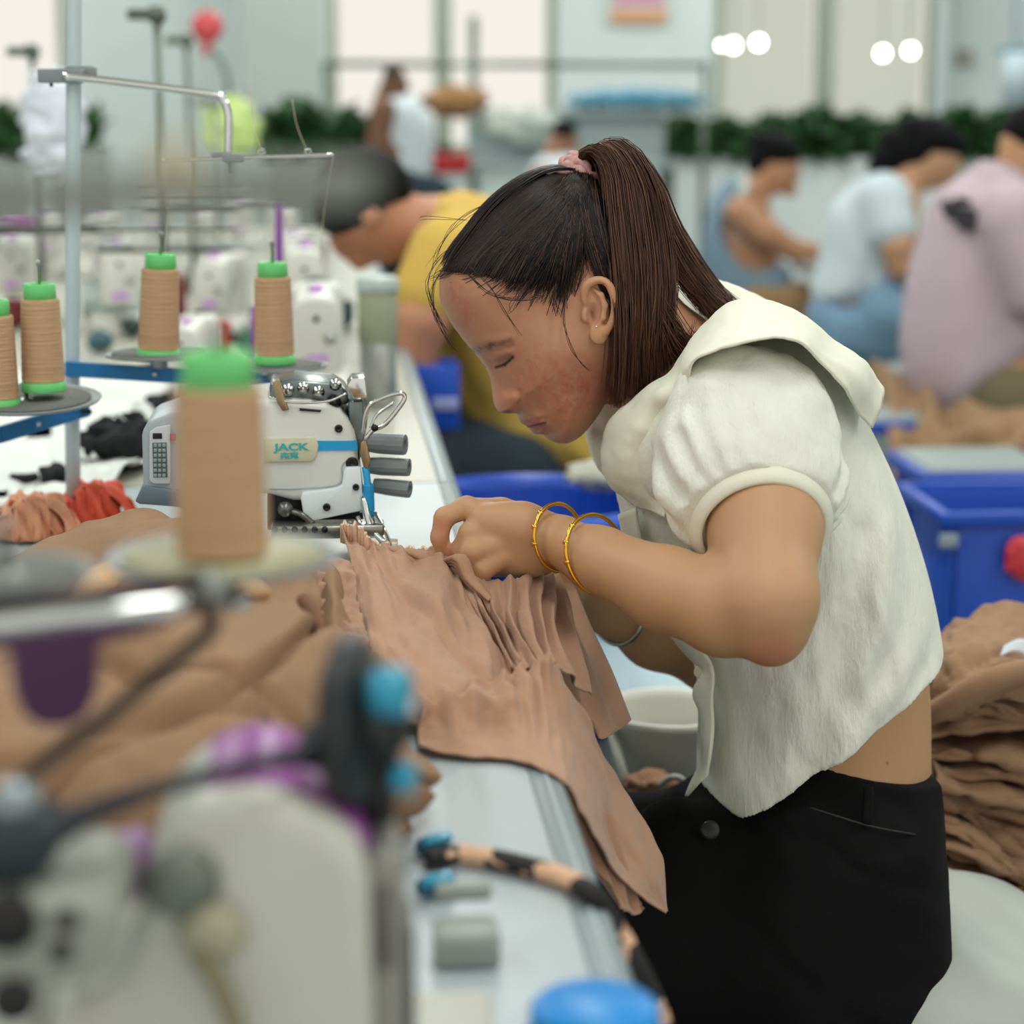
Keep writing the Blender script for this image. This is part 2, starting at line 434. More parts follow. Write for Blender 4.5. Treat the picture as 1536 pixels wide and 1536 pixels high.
# nostrils
for s in (-1, 1):
    n0 = P(760, 618, 1.84); hf.ell((n0.x, YC+s*.0075, n0.z), (.0045, .003, .003), None, .002, 'cut')
# neck
hf.chain([P(945, 500, YC), P(1010, 560, YC), P(1070, 600, YC)], [.052, .05, .056], .02)
# ears
for s in (-1, 1):
    def E(px, py, o): v = P(px, py, 1.772); return Vector((v.x, YC+s*(.0705+o), v.z))
    ta = Matrix(((math.cos(R(12)), -math.sin(R(12))*s*-1, 0), (0, 0, 0), (0, 0, 0)))
    hf.ell(E(898, 460, .002), (.0125, .004, .024), Matrix.Rotation(R(-12), 3, 'Y'), .004)
    rim = catmull([E(884, 462, .002), E(877, 450, .005), E(877, 434, .007), E(884, 424, .009), E(898, 420, .011), E(911, 426, .013), E(919, 442, .014), E(921, 462, .013), E(917, 482, .011), E(909, 498, .008)], 34)
    hf.chain([Vector(q_) for q_ in rim], list(np.interp(np.linspace(0, 1, 34), [0, .2, .5, .8, 1], [.002, .0031, .0034, .003, .003])), .0015)
    hf.chain([E(890, 434, .006), E(901, 442, .009), E(907, 458, .009), E(904, 476, .008), E(896, 487, .006)], [.0015, .0026, .0028, .0027, .002], .002)
    hf.ell(E(899, 502, .005), (.008, .0035, .009), None, .004)
    hf.ell(E(879, 474, .004), (.0038, .0035, .006), None, .003)
    hf.ell(E(890, 470, .009), (.006, .006, .0105), None, .002, 'cut')
    hf.ell(E(897, 432, .014), (.006, .0045, .005), None, .002, 'cut')
hv, hfc = hf.mesh(1, .5)
px, py = proj(hv)
near = hv[:, 1] < YC+.02
def blend(c, rgb, w): w = np.clip(w, 0, 1)[:, None]; return c*(1-w)+np.array(lin(rgb))*w
px = np.where(hv[:, 1] < YC, px, proj(np.stack([hv[:, 0], 2*YC-hv[:, 1], hv[:, 2]], 1))[0]); py = np.where(hv[:, 1] < YC, py, proj(np.stack([hv[:, 0], 2*YC-hv[:, 1], hv[:, 2]], 1))[1])
hc = np.tile(np.array(lin((184, 136, 108))), (len(hv), 1))
g = lambda a, b, r: np.exp(-(segd(px, py, a, b)/r)**2)
nz = fbm(hv[:, 0]*260, hv[:, 1]*260, hv[:, 2]*260, 3, 3)
hc = blend(hc, (166, 92, 76), (.55*g((800, 560), (860, 570), 48)+.35*g((850, 620), (880, 590), 35)+.45*g((680, 440), (700, 470), 22))*(.8+.5*nz))
hc = blend(hc, (205, 125, 105), .5*g((745, 595), (760, 610), 14))
hc = blend(hc, (206, 160, 122), .55*g((890, 430), (900, 500), 25))
hc = blend(hc, (176, 124, 100), .4*g((750, 560), (790, 600), 16)); hc = blend(hc, (160, 110, 88), .55*g((735, 540), (765, 528), 12))
hc = blend(hc, (92, 68, 58), .8*g((708, 528), (735, 520), 6)*(.8+.5*nz)+.62*g((735, 519), (766, 510), 4.5)*(.8+.5*nz))
hc = blend(hc, (38, 26, 24), 1.1*g((744, 551), (757, 547), 2.0)+1.2*g((757, 547), (769, 536), 2.2)+.25*g((750, 544), (764, 534), 6))
hc = blend(hc, (160, 88, 82), .85*g((785, 635), (808, 632), 5)+.85*g((801, 647), (814, 642), 5))
hc = blend(hc, (92, 46, 42), 1.0*g((789, 641), (818, 634), 1.8)); hc = blend(hc, (90, 50, 42), .9*g((756, 618), (765, 617), 2.6))
hc = blend(hc, (160, 100, 80), .8*g((889, 462), (892, 480), 6)); hc = blend(hc, (120, 70, 60), .9*g((888, 468), (889, 474), 3))
# ---- body (neck, arms, hands, waist, legs) as one continuous skin
A_sh, A_mid, A_el = P(1140, 640, 1.70), P(1147, 790, 1.625), P(1150, 902, 1.568)
A_w = [P(1088, 914, 1.588), P(1000, 884, 1.63), P(900, 840, 1.69), P(842, 814, 1.725)]
B_el, B_w = P(1075, 985, 2.03), [P(985, 945, 2.0), P(920, 908, 1.96), P(868, 878, 1.92)]
lo = (P(640, 800, 1.85).x-.03, 1.48, 0.0)
bf = Field((.02, 1.48, .30), (P(1440, 900, 1.85).x, 2.16, 1.06), .0024)
torso = smooth_poly(PN([(1070, 545), (1130, 520), (1200, 545), (1270, 640), (1330, 760), (1365, 860), (1380, 950), (1387, 1040), (1388, 1120), (1388, 1200), (1390, 1360), (1390, 1460), (1078, 1460), (1078, 1180), (1078, 1080), (1050, 990), (1000, 880), (970, 770), (975, 680), (1010, 600)], YC))
bf.infl(torso, YC, .120, .1, 0)
bf.chain([P(1000, 550, YC), P(1080, 610, YC)], [.05, .058], .03)
bf.chain([A_sh, A_mid, A_el], [.05, .0425, .0385], .02)
bf.chain([A_el, P(1157, 952, 1.562)], [.035, .0245], .02)
bf.chain([A_el]+A_w, [.034, .036, .0335, .0265, .0215], .011)
bf.chain([P(1180, 650, 1.99), B_el], [.045, .036], .02)
bf.chain([B_el]+B_w, [.036, .036, .0275, .0225], .018)
# near hand
Yh = 1.745
H = lambda x, y, o=0: P(x, y, Yh+o)
bf.chain([H(842, 812, -.01), H(800, 808), H(758, 800)], [.0205, .0235, .0235], .012, sq=(1, 1.25, 1))
bf.chain([H(780, 790, -.006), H(728, 782, -.006)], [.0215, .015], .012)
bf.chain([H(790, 830, .0), H(728, 838, -.004)], [.0215, .0155], .012)
def finger(pts, rs, k=.003): bf.chain(pts, rs, k)
finger([H(745, 775, .006), H(700, 761, .004), H(666, 776, 0), H(659, 806, -.002), H(668, 838, .0)], [.0115, .0098, .0086, .0078, .0068])
finger([H(742, 795, -.008), H(706, 800, -.012), H(691, 826, -.008), H(692, 852, .0)], [.0118, .0102, .009, .0072])
finger([H(742, 818, -.014), H(708, 828, -.024), H(690, 856, -.022), H(696, 880, -.014)], [.0112, .01, .0088, .0072])
finger([H(748, 838, -.016), H(722, 856, -.026), H(706, 880, -.022), H(708, 900, -.014)], [.0105, .0092, .0082, .0068])
finger([H(800, 782, .018), H(752, 766, .026), H(712, 764, .03), H(684, 764, .028)], [.0135, .0115, .0098, .0078])
# far hand, closed on the cloth
bf.chain([B_w[2], P(850, 872, 1.885), P(818, 872, 1.86)], [.0215, .022, .021], .012)
for k in range(4):
    y0 = 858+k*11; finger([P(828, y0, 1.865-.004*k), P(800, y0+3, 1.845), P(786, y0+18, 1.84), P(800, y0+30, 1.845)], [.0105, .0092, .0082, .007])
finger([P(845, 862, 1.86), P(815, 850, 1.84), P(792, 856, 1.83)], [.0115, .0098, .008])
bv, bfc = bf.mesh(3, .5)
px, py = proj(bv)
bc = np.tile(np.array(lin((190, 148, 110))), (len(bv), 1))
bc = blend(bc, (186, 122, 96), .75*g((1168, 975), (1150, 985), 30)*(bv[:, 1] < 1.7)+.6*g((700, 880), (705, 905), 14)+.7*g((664, 790), (668, 840), 12)+.5*g((830, 870), (850, 885), 18))
bc = blend(bc, (182, 132, 100), .5*g((690, 850), (730, 860), 25))
bc = blend(bc, (110, 60, 40), .8*g((1331, 1144), (1331, 1146), 1.8)*(bv[:, 1] < YC))
# legs and feet under the trousers
lf = Field((-.02, 1.6, .0), (.62, 2.1, .62), .006)
for yy in (1.76, 1.95):
    lf.chain([(.46, yy, .44), (.14, yy, .46)], [.075, .055], .02); lf.chain([(.14, yy, .46), (.17, yy, .10)], [.053, .035], .02)
    lf.chain([(.18, yy, .06), (.08, yy, .04)], [.035, .03], .02)
lv, lfc = lf.mesh(2)
body = mk('body', [(hv, hfc), (bv, bfc), (lv, lfc)], M_SKIN, woman, colors=np.concatenate([hc, bc, np.tile(SKIN, (len(lv), 1))]))
# ---- hair
M_HAIR = mat('hair', (30, 24, 24), rough=.44, attr='Col', spec=.4)
hairline = [(664, 406), (688, 398), (715, 392), (742, 398), (764, 412), (785, 424), (812, 428), (838, 432), (856, 424), (866, 404), (882, 386), (905, 388), (922, 404), (930, 430), (936, 470), (950, 510), (985, 530)]
toppx = [(664, 406), (676, 380), (700, 350), (730, 312), (765, 283), (800, 264), (835, 256), (880, 262)]
TIE = (872, 260)
hl = catmull([(x, y, 0) for x, y in hairline], 200)[:, :2]
Hx = onhead(hl[:, 0], hl[:, 1])
ring = np.concatenate([Hx[:, [0, 2]], PN([(1010, 480), (1010, 400), (985, 330), (940, 270), (880, 235), (800, 240), (720, 290), (660, 360)], YC)[:, [0, 2]]])
Sh = polysd(ring, gx, gz)
cf = Field((HP[:, 0].min()-.02, YC-.09, HP[:, 1].min()-.02), (HP[:, 0].max()+.03, YC+.09, HP[:, 1].max()+.02), .0016)
Wc = np.where(Dg > 0, Wg, Dg)+np.clip((Sh-.005)*.30, -.006, .0032)
def fn(X, Y, Z):
    W = bil(Wc, X[:, 0, 0][:, None]+0*Z[0, 0, :][None, :], Z[0, 0, :][None, :]+0*X[:, 0, 0][:, None])
    return ((np.abs(Y-YC)-W[:, None, :])*.7).astype(np.float32)
cf.add(fn, (HP[:, 0].min()-.018, YC-.09, HP[:, 1].min()-.018), (HP[:, 0].max()+.018, YC+.09, HP[:, 1].max()+.018), 0)
hcv, hcf = cf.mesh(1)
def head_strands(n, side, off0=.0045, jit=.0025, wisp=.25):
    out = []; r = RNG
    t = r.random(n); inside = r.random(n) < .35
    i = (t*199).astype(int); x0 = hl[i, 0]; y0 = hl[i, 1]
    # direction from the hairline towards the tie
    dx = TIE[0]-x0; dy = TIE[1]-y0; L = np.hypot(dx, dy)
    back = r.gamma(1.3, 13, n)*np.where(r.random(n) < .6, 1, .3)-6; back = np.clip(back, -14, 60)*(x0 < 860)*np.clip((x0-660)/60, .05, 1)
    x0 = x0-dx/L*back+r.normal(0, 2, n); y0 = y0-dy/L*back*.7+r.normal(0, 2, n)
    f = np.where(inside, r.random(n)*.6, 0); x0 = x0+(TIE[0]-x0)*f; y0 = y0+(TIE[1]-y0)*f
    ex = TIE[0]+r.normal(0, 7, n); ey = TIE[1]+r.normal(0, 5, n)
    K = 9; s = np.linspace(0, 1, K)[None, :]
    bow = (-.10*(1-np.clip((x0-660)/200, 0, 1))+.05*np.clip((x0-860)/80, 0, 1)+r.normal(0, .022, n))[:, None]*4*s*(1-s)
    X = x0[:, None]*(1-s)+ex[:, None]*s; Y = y0[:, None]*(1-s)+ey[:, None]*s
    nx = -(ey-y0)[:, None]; ny = (ex-x0)[:, None]
    X = X-bow*nx; Y = Y-bow*ny
    off = off0*np.minimum(1, s*5+.1)+r.random((n, 1))*jit*np.minimum(1, s*4+.1)+.004*s**6
    V = onhead(X, Y, off, side)
    return V
P1 = head_strands(2600, -1); P2 = head_strands(900, 1)
# strands over the crown line
n = 500; i = RNG.random(n)*.75; tp = catmull([(x, y, 0) for x, y in toppx], 200)
K = 9; s = np.linspace(0, 1, K)[None, :]; u = i[:, None]*(1-s)+s*.98; q = tp[(u*199).astype(int)]
TV = unproj(q[..., 0], q[..., 1], np.full(q.shape[:2], YC)); TV[..., 1] += RNG.normal(0, .018, n)[:, None]*(1-.6*s); TV[..., 2] += .0035+RNG.random((n, 1))*.002-((TV[..., 1]-YC)**2)*4
TV[..., 0] -= .001
# fill between the crown line and the side
def front_fill(n, side):
    t = RNG.random(n)**1.3; i = (t*70).astype(int); x0 = hl[i, 0]; y0 = hl[i, 1]; ex = TIE[0]-8+RNG.normal(0, 6, n); ey = TIE[1]+RNG.normal(0, 3, n)
    K = 9; s = np.linspace(0, 1, K)[None, :]; b = RNG.random(n)[:, None]; ii = np.clip((s*.97*199), 0, 199).astype(int); tx = tp[ii, 0]; ty = tp[ii, 1]
    X0 = x0[:, None]*(1-s)+ex[:, None]*s; Y0 = y0[:, None]*(1-s)+ey[:, None]*s
    X = X0*(1-b)+(tx+6*np.sin(s*PI))*b; Y = Y0*(1-b)+(ty+7*np.sin(s*PI))*b
    return onhead(X, Y, .0045+RNG.random((n, 1))*.0025+0*s, side)
P3 = front_fill(1500, -1); P4 = front_fill(500, 1)
allp = np.concatenate([P1, P2, P3, P4, TV])
sv, sf = strands(allp, .00042, 12, 3)
nS = len(allp); tone = RNG.random(nS); sc_ = np.array(lin((20, 17, 20)))[None]*(1-tone[:, None]**6)+np.array(lin((92, 66, 50)))[None]*tone[:, None]**6
fine = np.repeat(sc_, 12*3, 0)
# short fine hairs below the hairline
n = 520; i = (RNG.random(n)*150).astype(int); x0 = hl[i, 0]; y0 = hl[i, 1]; dx = TIE[0]-x0; dy = TIE[1]-y0; L = np.hypot(dx, dy)
b = RNG.random(n)*44-6; x0 = x0-dx/L*b*.8+RNG.normal(0, 3, n); y0 = y0-dy/L*b*.75; ln = 40+RNG.random(n)*30
K = 9; s = np.linspace(0, 1, K)[None, :]; bow = (RNG.normal(-.03, .09, n))[:, None]*4*s*(1-s)
X = x0[:, None]+(dx/L*ln)[:, None]*s-bow*(-dy/L*ln)[:, None]; Y = y0[:, None]+(dy/L*ln)[:, None]*s-bow*(dx/L*ln)[:, None]
fv, ff = strands(onhead(X, Y, .0006+.0035*s+0*X, -1), .00024, 12, 3)
mk('baby_hair', (fv, ff), mat('baby_hair', (88, 62, 50), rough=.5), woman)
mk('scalp_hair', (hcv, hcf), mat('scalp_hair', (14, 11, 12), rough=.9, spec=.1), woman)
hair = mk('hair', [(sv, sf)], M_HAIR, woman, colors=fine, label='dark hair combed back tight over the head')
# wisps loose over the forehead, temple and cheek
wis = []
def wisp(pts, Y=1.78, n=1, j=2):
    for _ in range(n):
        jj = RNG.normal(0, j, (len(pts), 2)); jj[0] *= .3
        wis.append(catmull([tuple(P(p[0]+a, p[1]+b, (p[2] if len(p) > 2 else Y))) for p, (a, b) in zip(pts, jj)], 9))
wisp([(705, 400, 1.775), (735, 432, 1.768), (756, 465, 1.768), (783, 505, 1.768)], n=3, j=1.5)
wisp([(668, 402, 1.82), (650, 430, 1.80), (652, 470, 1.80), (676, 515, 1.80), (684, 528, 1.80)], n=5, j=2.5)
wisp([(690, 360, 1.84), (652, 395, 1.82), (643, 430, 1.8), (655, 475, 1.8), (668, 495, 1.8)], n=5, j=3)
wisp([(740, 300, 1.85), (690, 330, 1.84), (660, 370, 1.83), (648, 400, 1.83)], n=4, j=3)
wisp([(850, 440, 1.772), (846, 480, 1.768), (856, 520, 1.766), (872, 545, 1.768), (886, 556, 1.77)], n=3, j=1.6)
wisp([(700, 410, 1.78), (740, 440, 1.77), (790, 448, 1.768), (815, 440, 1.768)], n=5, j=4)
wisp([(790, 425, 1.77), (770, 450, 1.766), (762, 470, 1.766)], n=4, j=4)
wisp([(835, 425, 1.77), (832, 450, 1.766), (838, 470, 1.766)], n=6, j=5)
wisp([(700, 330, 1.85), (640, 325, 1.85), (628, 328, 1.85)], n=2, j=3)
wv, wf = strands(np.stack(wis), .00028, 12, 3)
mk('loose_strands', (wv, wf), mat('wisp', (50, 34, 28), rough=.4), woman)
# ---- ponytail
def bundle(n, ctrl_a, ctrl_b, Ya, Yb, spread=.012, pxj=4, endv=70):
    "strands swept between two guide paths"
    a = catmull([(x, y, 0) for x, y in ctrl_a], 9); b = catmull([(x, y, 0) for x, y in ctrl_b], 9)
    t = RNG.random(n)[:, None]; ya = np.interp(np.linspace(0, 1, 9), np.linspace(0, 1, len(Ya)), Ya)[None]; yb = np.interp(np.linspace(0, 1, 9), np.linspace(0, 1, len(Yb)), Yb)[None]
    X = a[None, :, 0]*(1-t)+b[None, :, 0]*t; Y = a[None, :, 1]*(1-t)+b[None, :, 1]*t
    s = np.linspace(0, 1, 9)[None]; j = RNG.normal(0, 1, (n, 2, 1))
    X = X+pxj*j[:, 0]*np.sin(s*PI); Y = Y+pxj*j[:, 1]*np.sin(s*PI)+(RNG.random((n, 1))**2)*endv*s**5*-1+5*np.sin(np.floor(t*22)*2.7+s*5)*s*.8; X = X+RNG.normal(0, 3.5, (n, 1))*s+2.2*np.sin(s*7+RNG.random((n, 1))*6.3)*s+4.5*np.sin(np.floor(t*22)*1.9+s*4.5)*s
    dep = RNG.random((n, 1))*2-1; round_ = np.sqrt(np.clip(1-(2*t-1)**2, .05, 1))
    Yd = ya*(1-t)+yb*t+spread*dep*round_*np.interp(np.linspace(0, 1, 9), [0, .25, 1], [.35, 1, 1])[None]*2
    return unproj(X, Y, Yd)
B1 = bundle(4200, [(866, 250), (874, 226), (903, 240), (912, 320), (921, 420), (925, 520), (920, 612)], [(884, 254), (928, 206), (975, 262), (1000, 350), (1010, 440), (1003, 500), (1006, 552)],
            [1.84, 1.84, 1.83, 1.80, 1.775, 1.775, 1.79], [1.86, 1.85, 1.84, 1.83, 1.81, 1.80, 1.80], .016)
B2 = bundle(1600, [(878, 254), (905, 215), (960, 268), (985, 350), (1005, 400), (1035, 440), (1062, 478)], [(882, 254), (920, 207), (978, 258), (1012, 335), (1050, 398), (1078, 435), (1102, 462)],
            [1.85, 1.85, 1.84, 1.84, 1.84, 1.84, 1.83], [1.87, 1.87, 1.87, 1.87, 1.86, 1.86, 1.84], .014, 4, 10)
B3 = bundle(160, [(930, 400), (955, 450), (985, 500), (1000, 535), (1030, 548)], [(960, 380), (985, 430), (1010, 480), (1035, 520), (1050, 545)], [1.79, 1.785, 1.785, 1.79, 1.80], [1.80, 1.79, 1.79, 1.79, 1.80], .006, 6)
pp = np.concatenate([B1, B2, B3]); pv, pf = strands(pp, .00042, 16, 3)
tone = np.clip(RNG.random(len(pp))*.75+.35*np.sin(np.round(pp[:, 8, 0]*260)*1.7)**2, 0, 1); c1 = np.array(lin((52, 33, 27))); c2 = np.array(lin((126, 84, 56)))
k3 = (tone[:, None]**2.2)*np.clip((pp[:, 4, 2][:, None]*0+1), 0, 1); pc = c1*(1-k3)+c2*k3
# core so that no gaps show through
pf2 = Field(tuple(np.array(P(860, 640, 1.75))-.02), tuple(np.array(P(1120, 190, 1.92))+np.array((.03, 0, .02))), .003)
pf2.chain([P(890, 252, 1.85), P(914, 232, 1.85), P(940, 262, 1.845), P(958, 340, 1.82), P(967, 430, 1.80), P(965, 500, 1.795), P(962, 560, 1.80)], [.008, .010, .012, .014, .014, .012, .008], .01)
pf2.chain([P(930, 250, 1.86), P(985, 320, 1.86), P(1030, 405, 1.855), P(1078, 452, 1.845)], [.008, .009, .007, .004], .01)
cv, cfc = pf2.mesh(2)
mk('ponytail', [(cv, cfc), (pv, pf)], M_HAIR, woman, colors=np.concatenate([np.tile(np.array(lin((30, 20, 18))), (len(cv), 1)), np.repeat(pc, 48, 0)]), label='long brown ponytail falling behind the ear')
# scrunchie
M_TIE = mat('hair_tie_cloth', (205, 160, 158), rough=.8, noise=.25, nscale=300, bump=.4, bscale=500)
ca = P(875, 257, 1.85); g_ = []
ax = (P(893, 240, 1.85)-ca).normalized()
Mt = frame(ca, ca+ax, (0, 1, 0))
for k in range(3):
    pts = []
    for a in np.linspace(0, 2*PI, 40):
        rr = .0165+.0016*math.sin(7*a+k*2); pts.append(Mt@Vector((rr*math.cos(a), rr*math.sin(a), -.003+(k-1)*.0052+.0014*math.sin(7*a+k))))
    g_.append(tube(pts, [.0044+.0007*math.sin(i*1.1+k) for i in range(40)], 8, 80))
g_.append(tube([P(868, 262, 1.835), P(845, 258, 1.83), P(832, 256, 1.83), P(820, 262, 1.83)], [.003, .0022, .0018, .001], 8, 14))
mk('hair_tie', g_, M_TIE, woman, label='dusty pink cloth hair tie')
mk('earring', lathe([(.0005, -.0012), (.0015, 0), (.0005, .0012)], 12, Matrix.Translation(P(894, 490, 1.7595))), mat('silver', (220, 220, 215), rough=.15, metal=1), woman, label='small round stud')
M_BLOUSE = mat('cream_crepe', (230, 232, 218), rough=.85, noise=.05, nscale=40, bump=.8, bscale=230, bdist=.0018, stretch=(1.6, 1, .45), sheen=.15)
M_TRIM = mat('cream_plain', (232, 233, 214), rough=.8, bump=.15, bscale=500)
bl = Field((P(880, 800, 1.8).x, 1.56, P(1000, 1250, YC).z-.01), (P(1430, 900, YC).x+.01, 2.06, P(1100, 470, YC).z+.03), .0024)
bpoly = smooth_poly(PN([(1060, 505), (1130, 478), (1195, 490), (1250, 545), (1295, 630), (1335, 715), (1366, 800), (1388, 880), (1402, 960), (1412, 1040), (1418, 1150), (1424, 1300), (1424, 1600), (1052, 1600), (1050, 1180), (1052, 1090), (1046, 1010), (1010, 920), (970, 850), (936, 780), (925, 720), (940, 670), (990, 590)], YC))
def folds(xx, zz, d):
    u = (xx-bpoly[:, 0].min()); v = zz
    w = .0028*np.sin((u*1.0-v*.35+.012*np.sin(v*30))*120+2*np.sin(v*14))*np.clip((1.02-v)/.3, 0, 1)
    w = w+.003*fbm(xx*40+v*10, zz*0+1, zz*14, 3, 5)+.0012*fbm(xx*160, zz*0, zz*40, 2, 9)
    # long fold falling from under the arm
    a = P(1300, 800, 1.72); b = P(1205, 1140, 1.72)
    w = w-.006*np.exp(-(segd(xx, zz, (a.x, a.z), (b.x, b.z))/.012)**2)+.008*np.exp(-(segd(xx, zz, (a.x+.022, a.z), (b.x+.03, b.z))/.014)**2)
    return w*np.clip(d/.03, 0, 1)
bl.infl([(x, 0, z) for x, z in bpoly[:, [0, 2]]], YC, .146, .10, 0, extra=folds)
for s_ in (-1, 1):
    c_ = P(1000, 640, YC); bl.ell((c_.x, YC+s_*.10, c_.z), (.05, .045, .06), None, .03)
# puffed sleeves
cuC = P(1143, 792, 1.625); cuN = Vector((-.02, -.88, -.47)).normalized()
def sleeve(sgn):
    C = cuC if sgn < 0 else Vector((cuC.x, 2*YC-cuC.y, cuC.z)); Nn = Vector((cuN.x, cuN.y*(1 if sgn < 0 else -1), cuN.z))
    ex = Vector((1, 0, 0)); ex = (ex-Nn*ex.dot(Nn)).normalized(); ey = Nn.cross(ex)
    top = P(1120, 640, 1.70); top = top if sgn < 0 else Vector((top.x, 2*YC-top.y, top.z))
    m2 = C.lerp(top, .45)
    def fn(X, Y, Z):
        d = None
        for c, r in ((top, (.074, .062, .068)), (m2+Vector((-.004, 0, .008)), (.074, .058, .062)), (C-Nn*.034, (.062, .05, .05))):
            n = np.sqrt(((X-c.x)/r[0])**2+((Y-c.y)/r[1])**2+((Z-c.z)/r[2])**2); e = (n-1)*min(r)
            d = e if d is None else smin(d, e, .03)
        rx = (X-C.x)*ex.x+(Y-C.y)*ex.y+(Z-C.z)*ex.z; ry = (X-C.x)*ey.x+(Y-C.y)*ey.y+(Z-C.z)*ey.z; h = (X-C.x)*Nn.x+(Y-C.y)*Nn.y+(Z-C.z)*Nn.z
        ang = np.arctan2(ry, rx); fall = np.exp(-((h+.03)/.03)**2)
        d = d-.0032*np.sin(ang*19+2.5*np.sin(ang*3))*fall*(.5+.5*np.sin(ang*2+2))-.003*fbm(X*30, Y*30, Z*30, 3, 8)
        return np.maximum(d, h+.004)
    bl.add(fn, (C.x-.14, min(C.y, top.y)-.1, C.z-.09), (C.x+.13, max(C.y, top.y)+.1, top.z+.1), .012)
sleeve(-1); sleeve(1)
# hem
keep = PN([(880, 400), (1500, 400), (1500, 990), (1409, 1024), (1355, 1052), (1300, 1088), (1258, 1120), (1215, 1153), (1168, 1202), (1121, 1248), (1060, 1228), (1040, 1226), (880, 1226)], 1.73)[:, [0, 2]]
def hemf(X, Y, Z):
    D = polysd(keep, X[:, 0, 0], Z[0, 0, :]); return (D[:, None, :]+0*Y).astype(np.float32)
bl.F = np.maximum(bl.F, -hemf(*bl.sub(bl.lo, bl.lo+bl.h*(bl.n-1))[1:]))
v_, f_ = bl.mesh(2, .4)
blouse = mk('blouse', (v_, f_), M_BLOUSE, woman, label='cream crinkled blouse with puffed sleeves')
# cuffs
for sgn in (-1, 1):
    C = cuC if sgn < 0 else Vector((cuC.x, 2*YC-cuC.y, cuC.z)); Nn = Vector((cuN.x, cuN.y*(1 if sgn < 0 else -1), cuN.z))
    Mx = frame(C-Nn*.026, C, (0, 0, 1)) if False else frame(C-Nn*.026, C+Nn*.004, (0, 1, 0))
    pr = [(.062, -.004), (.0655, .002), (.0645, .006), (.0605, .017), (.0560, .0265), (.0520, .031), (.0490, .031), (.0480, .028), (.0520, .016)]
    g1 = lathe(pr+[pr[0]], 64, Mx, cap=False)
    mk('cuff', g1, M_TRIM, blouse)
# collar
def col(yo):
    s = (lambda Y: Y) if yo < 0 else (lambda Y: 2*YC-Y)
    dat = [((1285, 600, 1.86), (1322, 582, 1.80), (1318, 612, 1.76), (1307, 642, 1.75)),
           ((1245, 575, 1.86), (1290, 543, 1.79), (1290, 566, 1.72), (1262, 585, 1.69)),
           ((1190, 540, 1.86), (1240, 506, 1.785), (1238, 528, 1.70), (1222, 530, 1.665)),
           ((1130, 510, 1.85), (1196, 474, 1.78), (1195, 500, 1.69), (1180, 514, 1.645)),
           ((1080, 505, 1.84), (1140, 452, 1.77), (1138, 490, 1.68), (1132, 511, 1.64)),
           ((1050, 530, 1.83), (1088, 459, 1.77), (1088, 495, 1.69), (1086, 521, 1.65)),
           ((1030, 560, 1.82), (1040, 512, 1.765), (1042, 535, 1.70), (1046, 546, 1.665)),
           ((1015, 590, 1.81), (1008, 558, 1.76), (1012, 572, 1.71), (1032, 584, 1.69)),
           ((1000, 640, 1.80), (962, 592, 1.77), (980, 600, 1.72), (1020, 606, 1.715)),
           ((985, 690, 1.80), (922, 630, 1.80), (955, 640, 1.73), (1012, 644, 1.73)),
           ((975, 740, 1.80), (904, 672, 1.82), (935, 690, 1.74), (1008, 692, 1.73)),
           ((985, 770, 1.79), (916, 722, 1.81), (945, 728, 1.75), (1010, 738, 1.73)),
           ((1000, 790, 1.78), (950, 756, 1.80), (965, 762, 1.76), (995, 775, 1.72))]
    rows = [[P(*d[k]) for d in dat] for k in range(4)]
    if yo > 0:
        rows = [[Vector((p.x, 2*YC-p.y, p.z)) for p in r] for r in rows]
    return patch(rows, 34, 150, lambda u, v, G: .0022*np.sin(v*38+2*np.sin(v*9))*u+.001*fbm(G[..., 0]*80, G[..., 1]*80, G[..., 2]*80, 2, 3), .0022*(1 if yo < 0 else -1))
mk('collar', [col(-1), col(1)], M_TRIM, blouse, label='wide flared cream collar')
# button placket along the front edge
pk = [P(930, 770, 1.80), P(945, 850, 1.83), P(985, 925, 1.82), P(1035, 980, 1.81), P(1055, 1010, 1.80), P(1044, 1045, 1.80), P(1056, 1085, 1.80), P(1055, 1130, 1.80), P(1034, 1196, 1.80)]
pk2 = [P(955, 760, 1.77), P(972, 850, 1.78), P(1010, 920, 1.78), P(1060, 980, 1.77), P(1072, 1010, 1.76), P(1070, 1050, 1.76), P(1072, 1090, 1.76), P(1068, 1130, 1.76), P(1063, 1160, 1.77)]
mk('placket', patch([pk, [a.lerp(b, .5)+Vector((-.002, -.004, 0)) for a, b in zip(pk, pk2)], pk2], 12, 80, lambda u, v, G: .0015*np.sin(v*30)*(1-u), .003), M_TRIM, blouse)
MB = mat('shell_button', (236, 226, 200), rough=.3)
for (x, y) in ((966, 868), (1050, 1008)):
    c = P(x, y, 1.80)
    mk('button', lathe([(.003, 0), (.0052, .0006), (.0055, .0014), (.0045, .002)], 20, frame(c, c+Vector((-.5, -1, .2)))), MB, blouse)
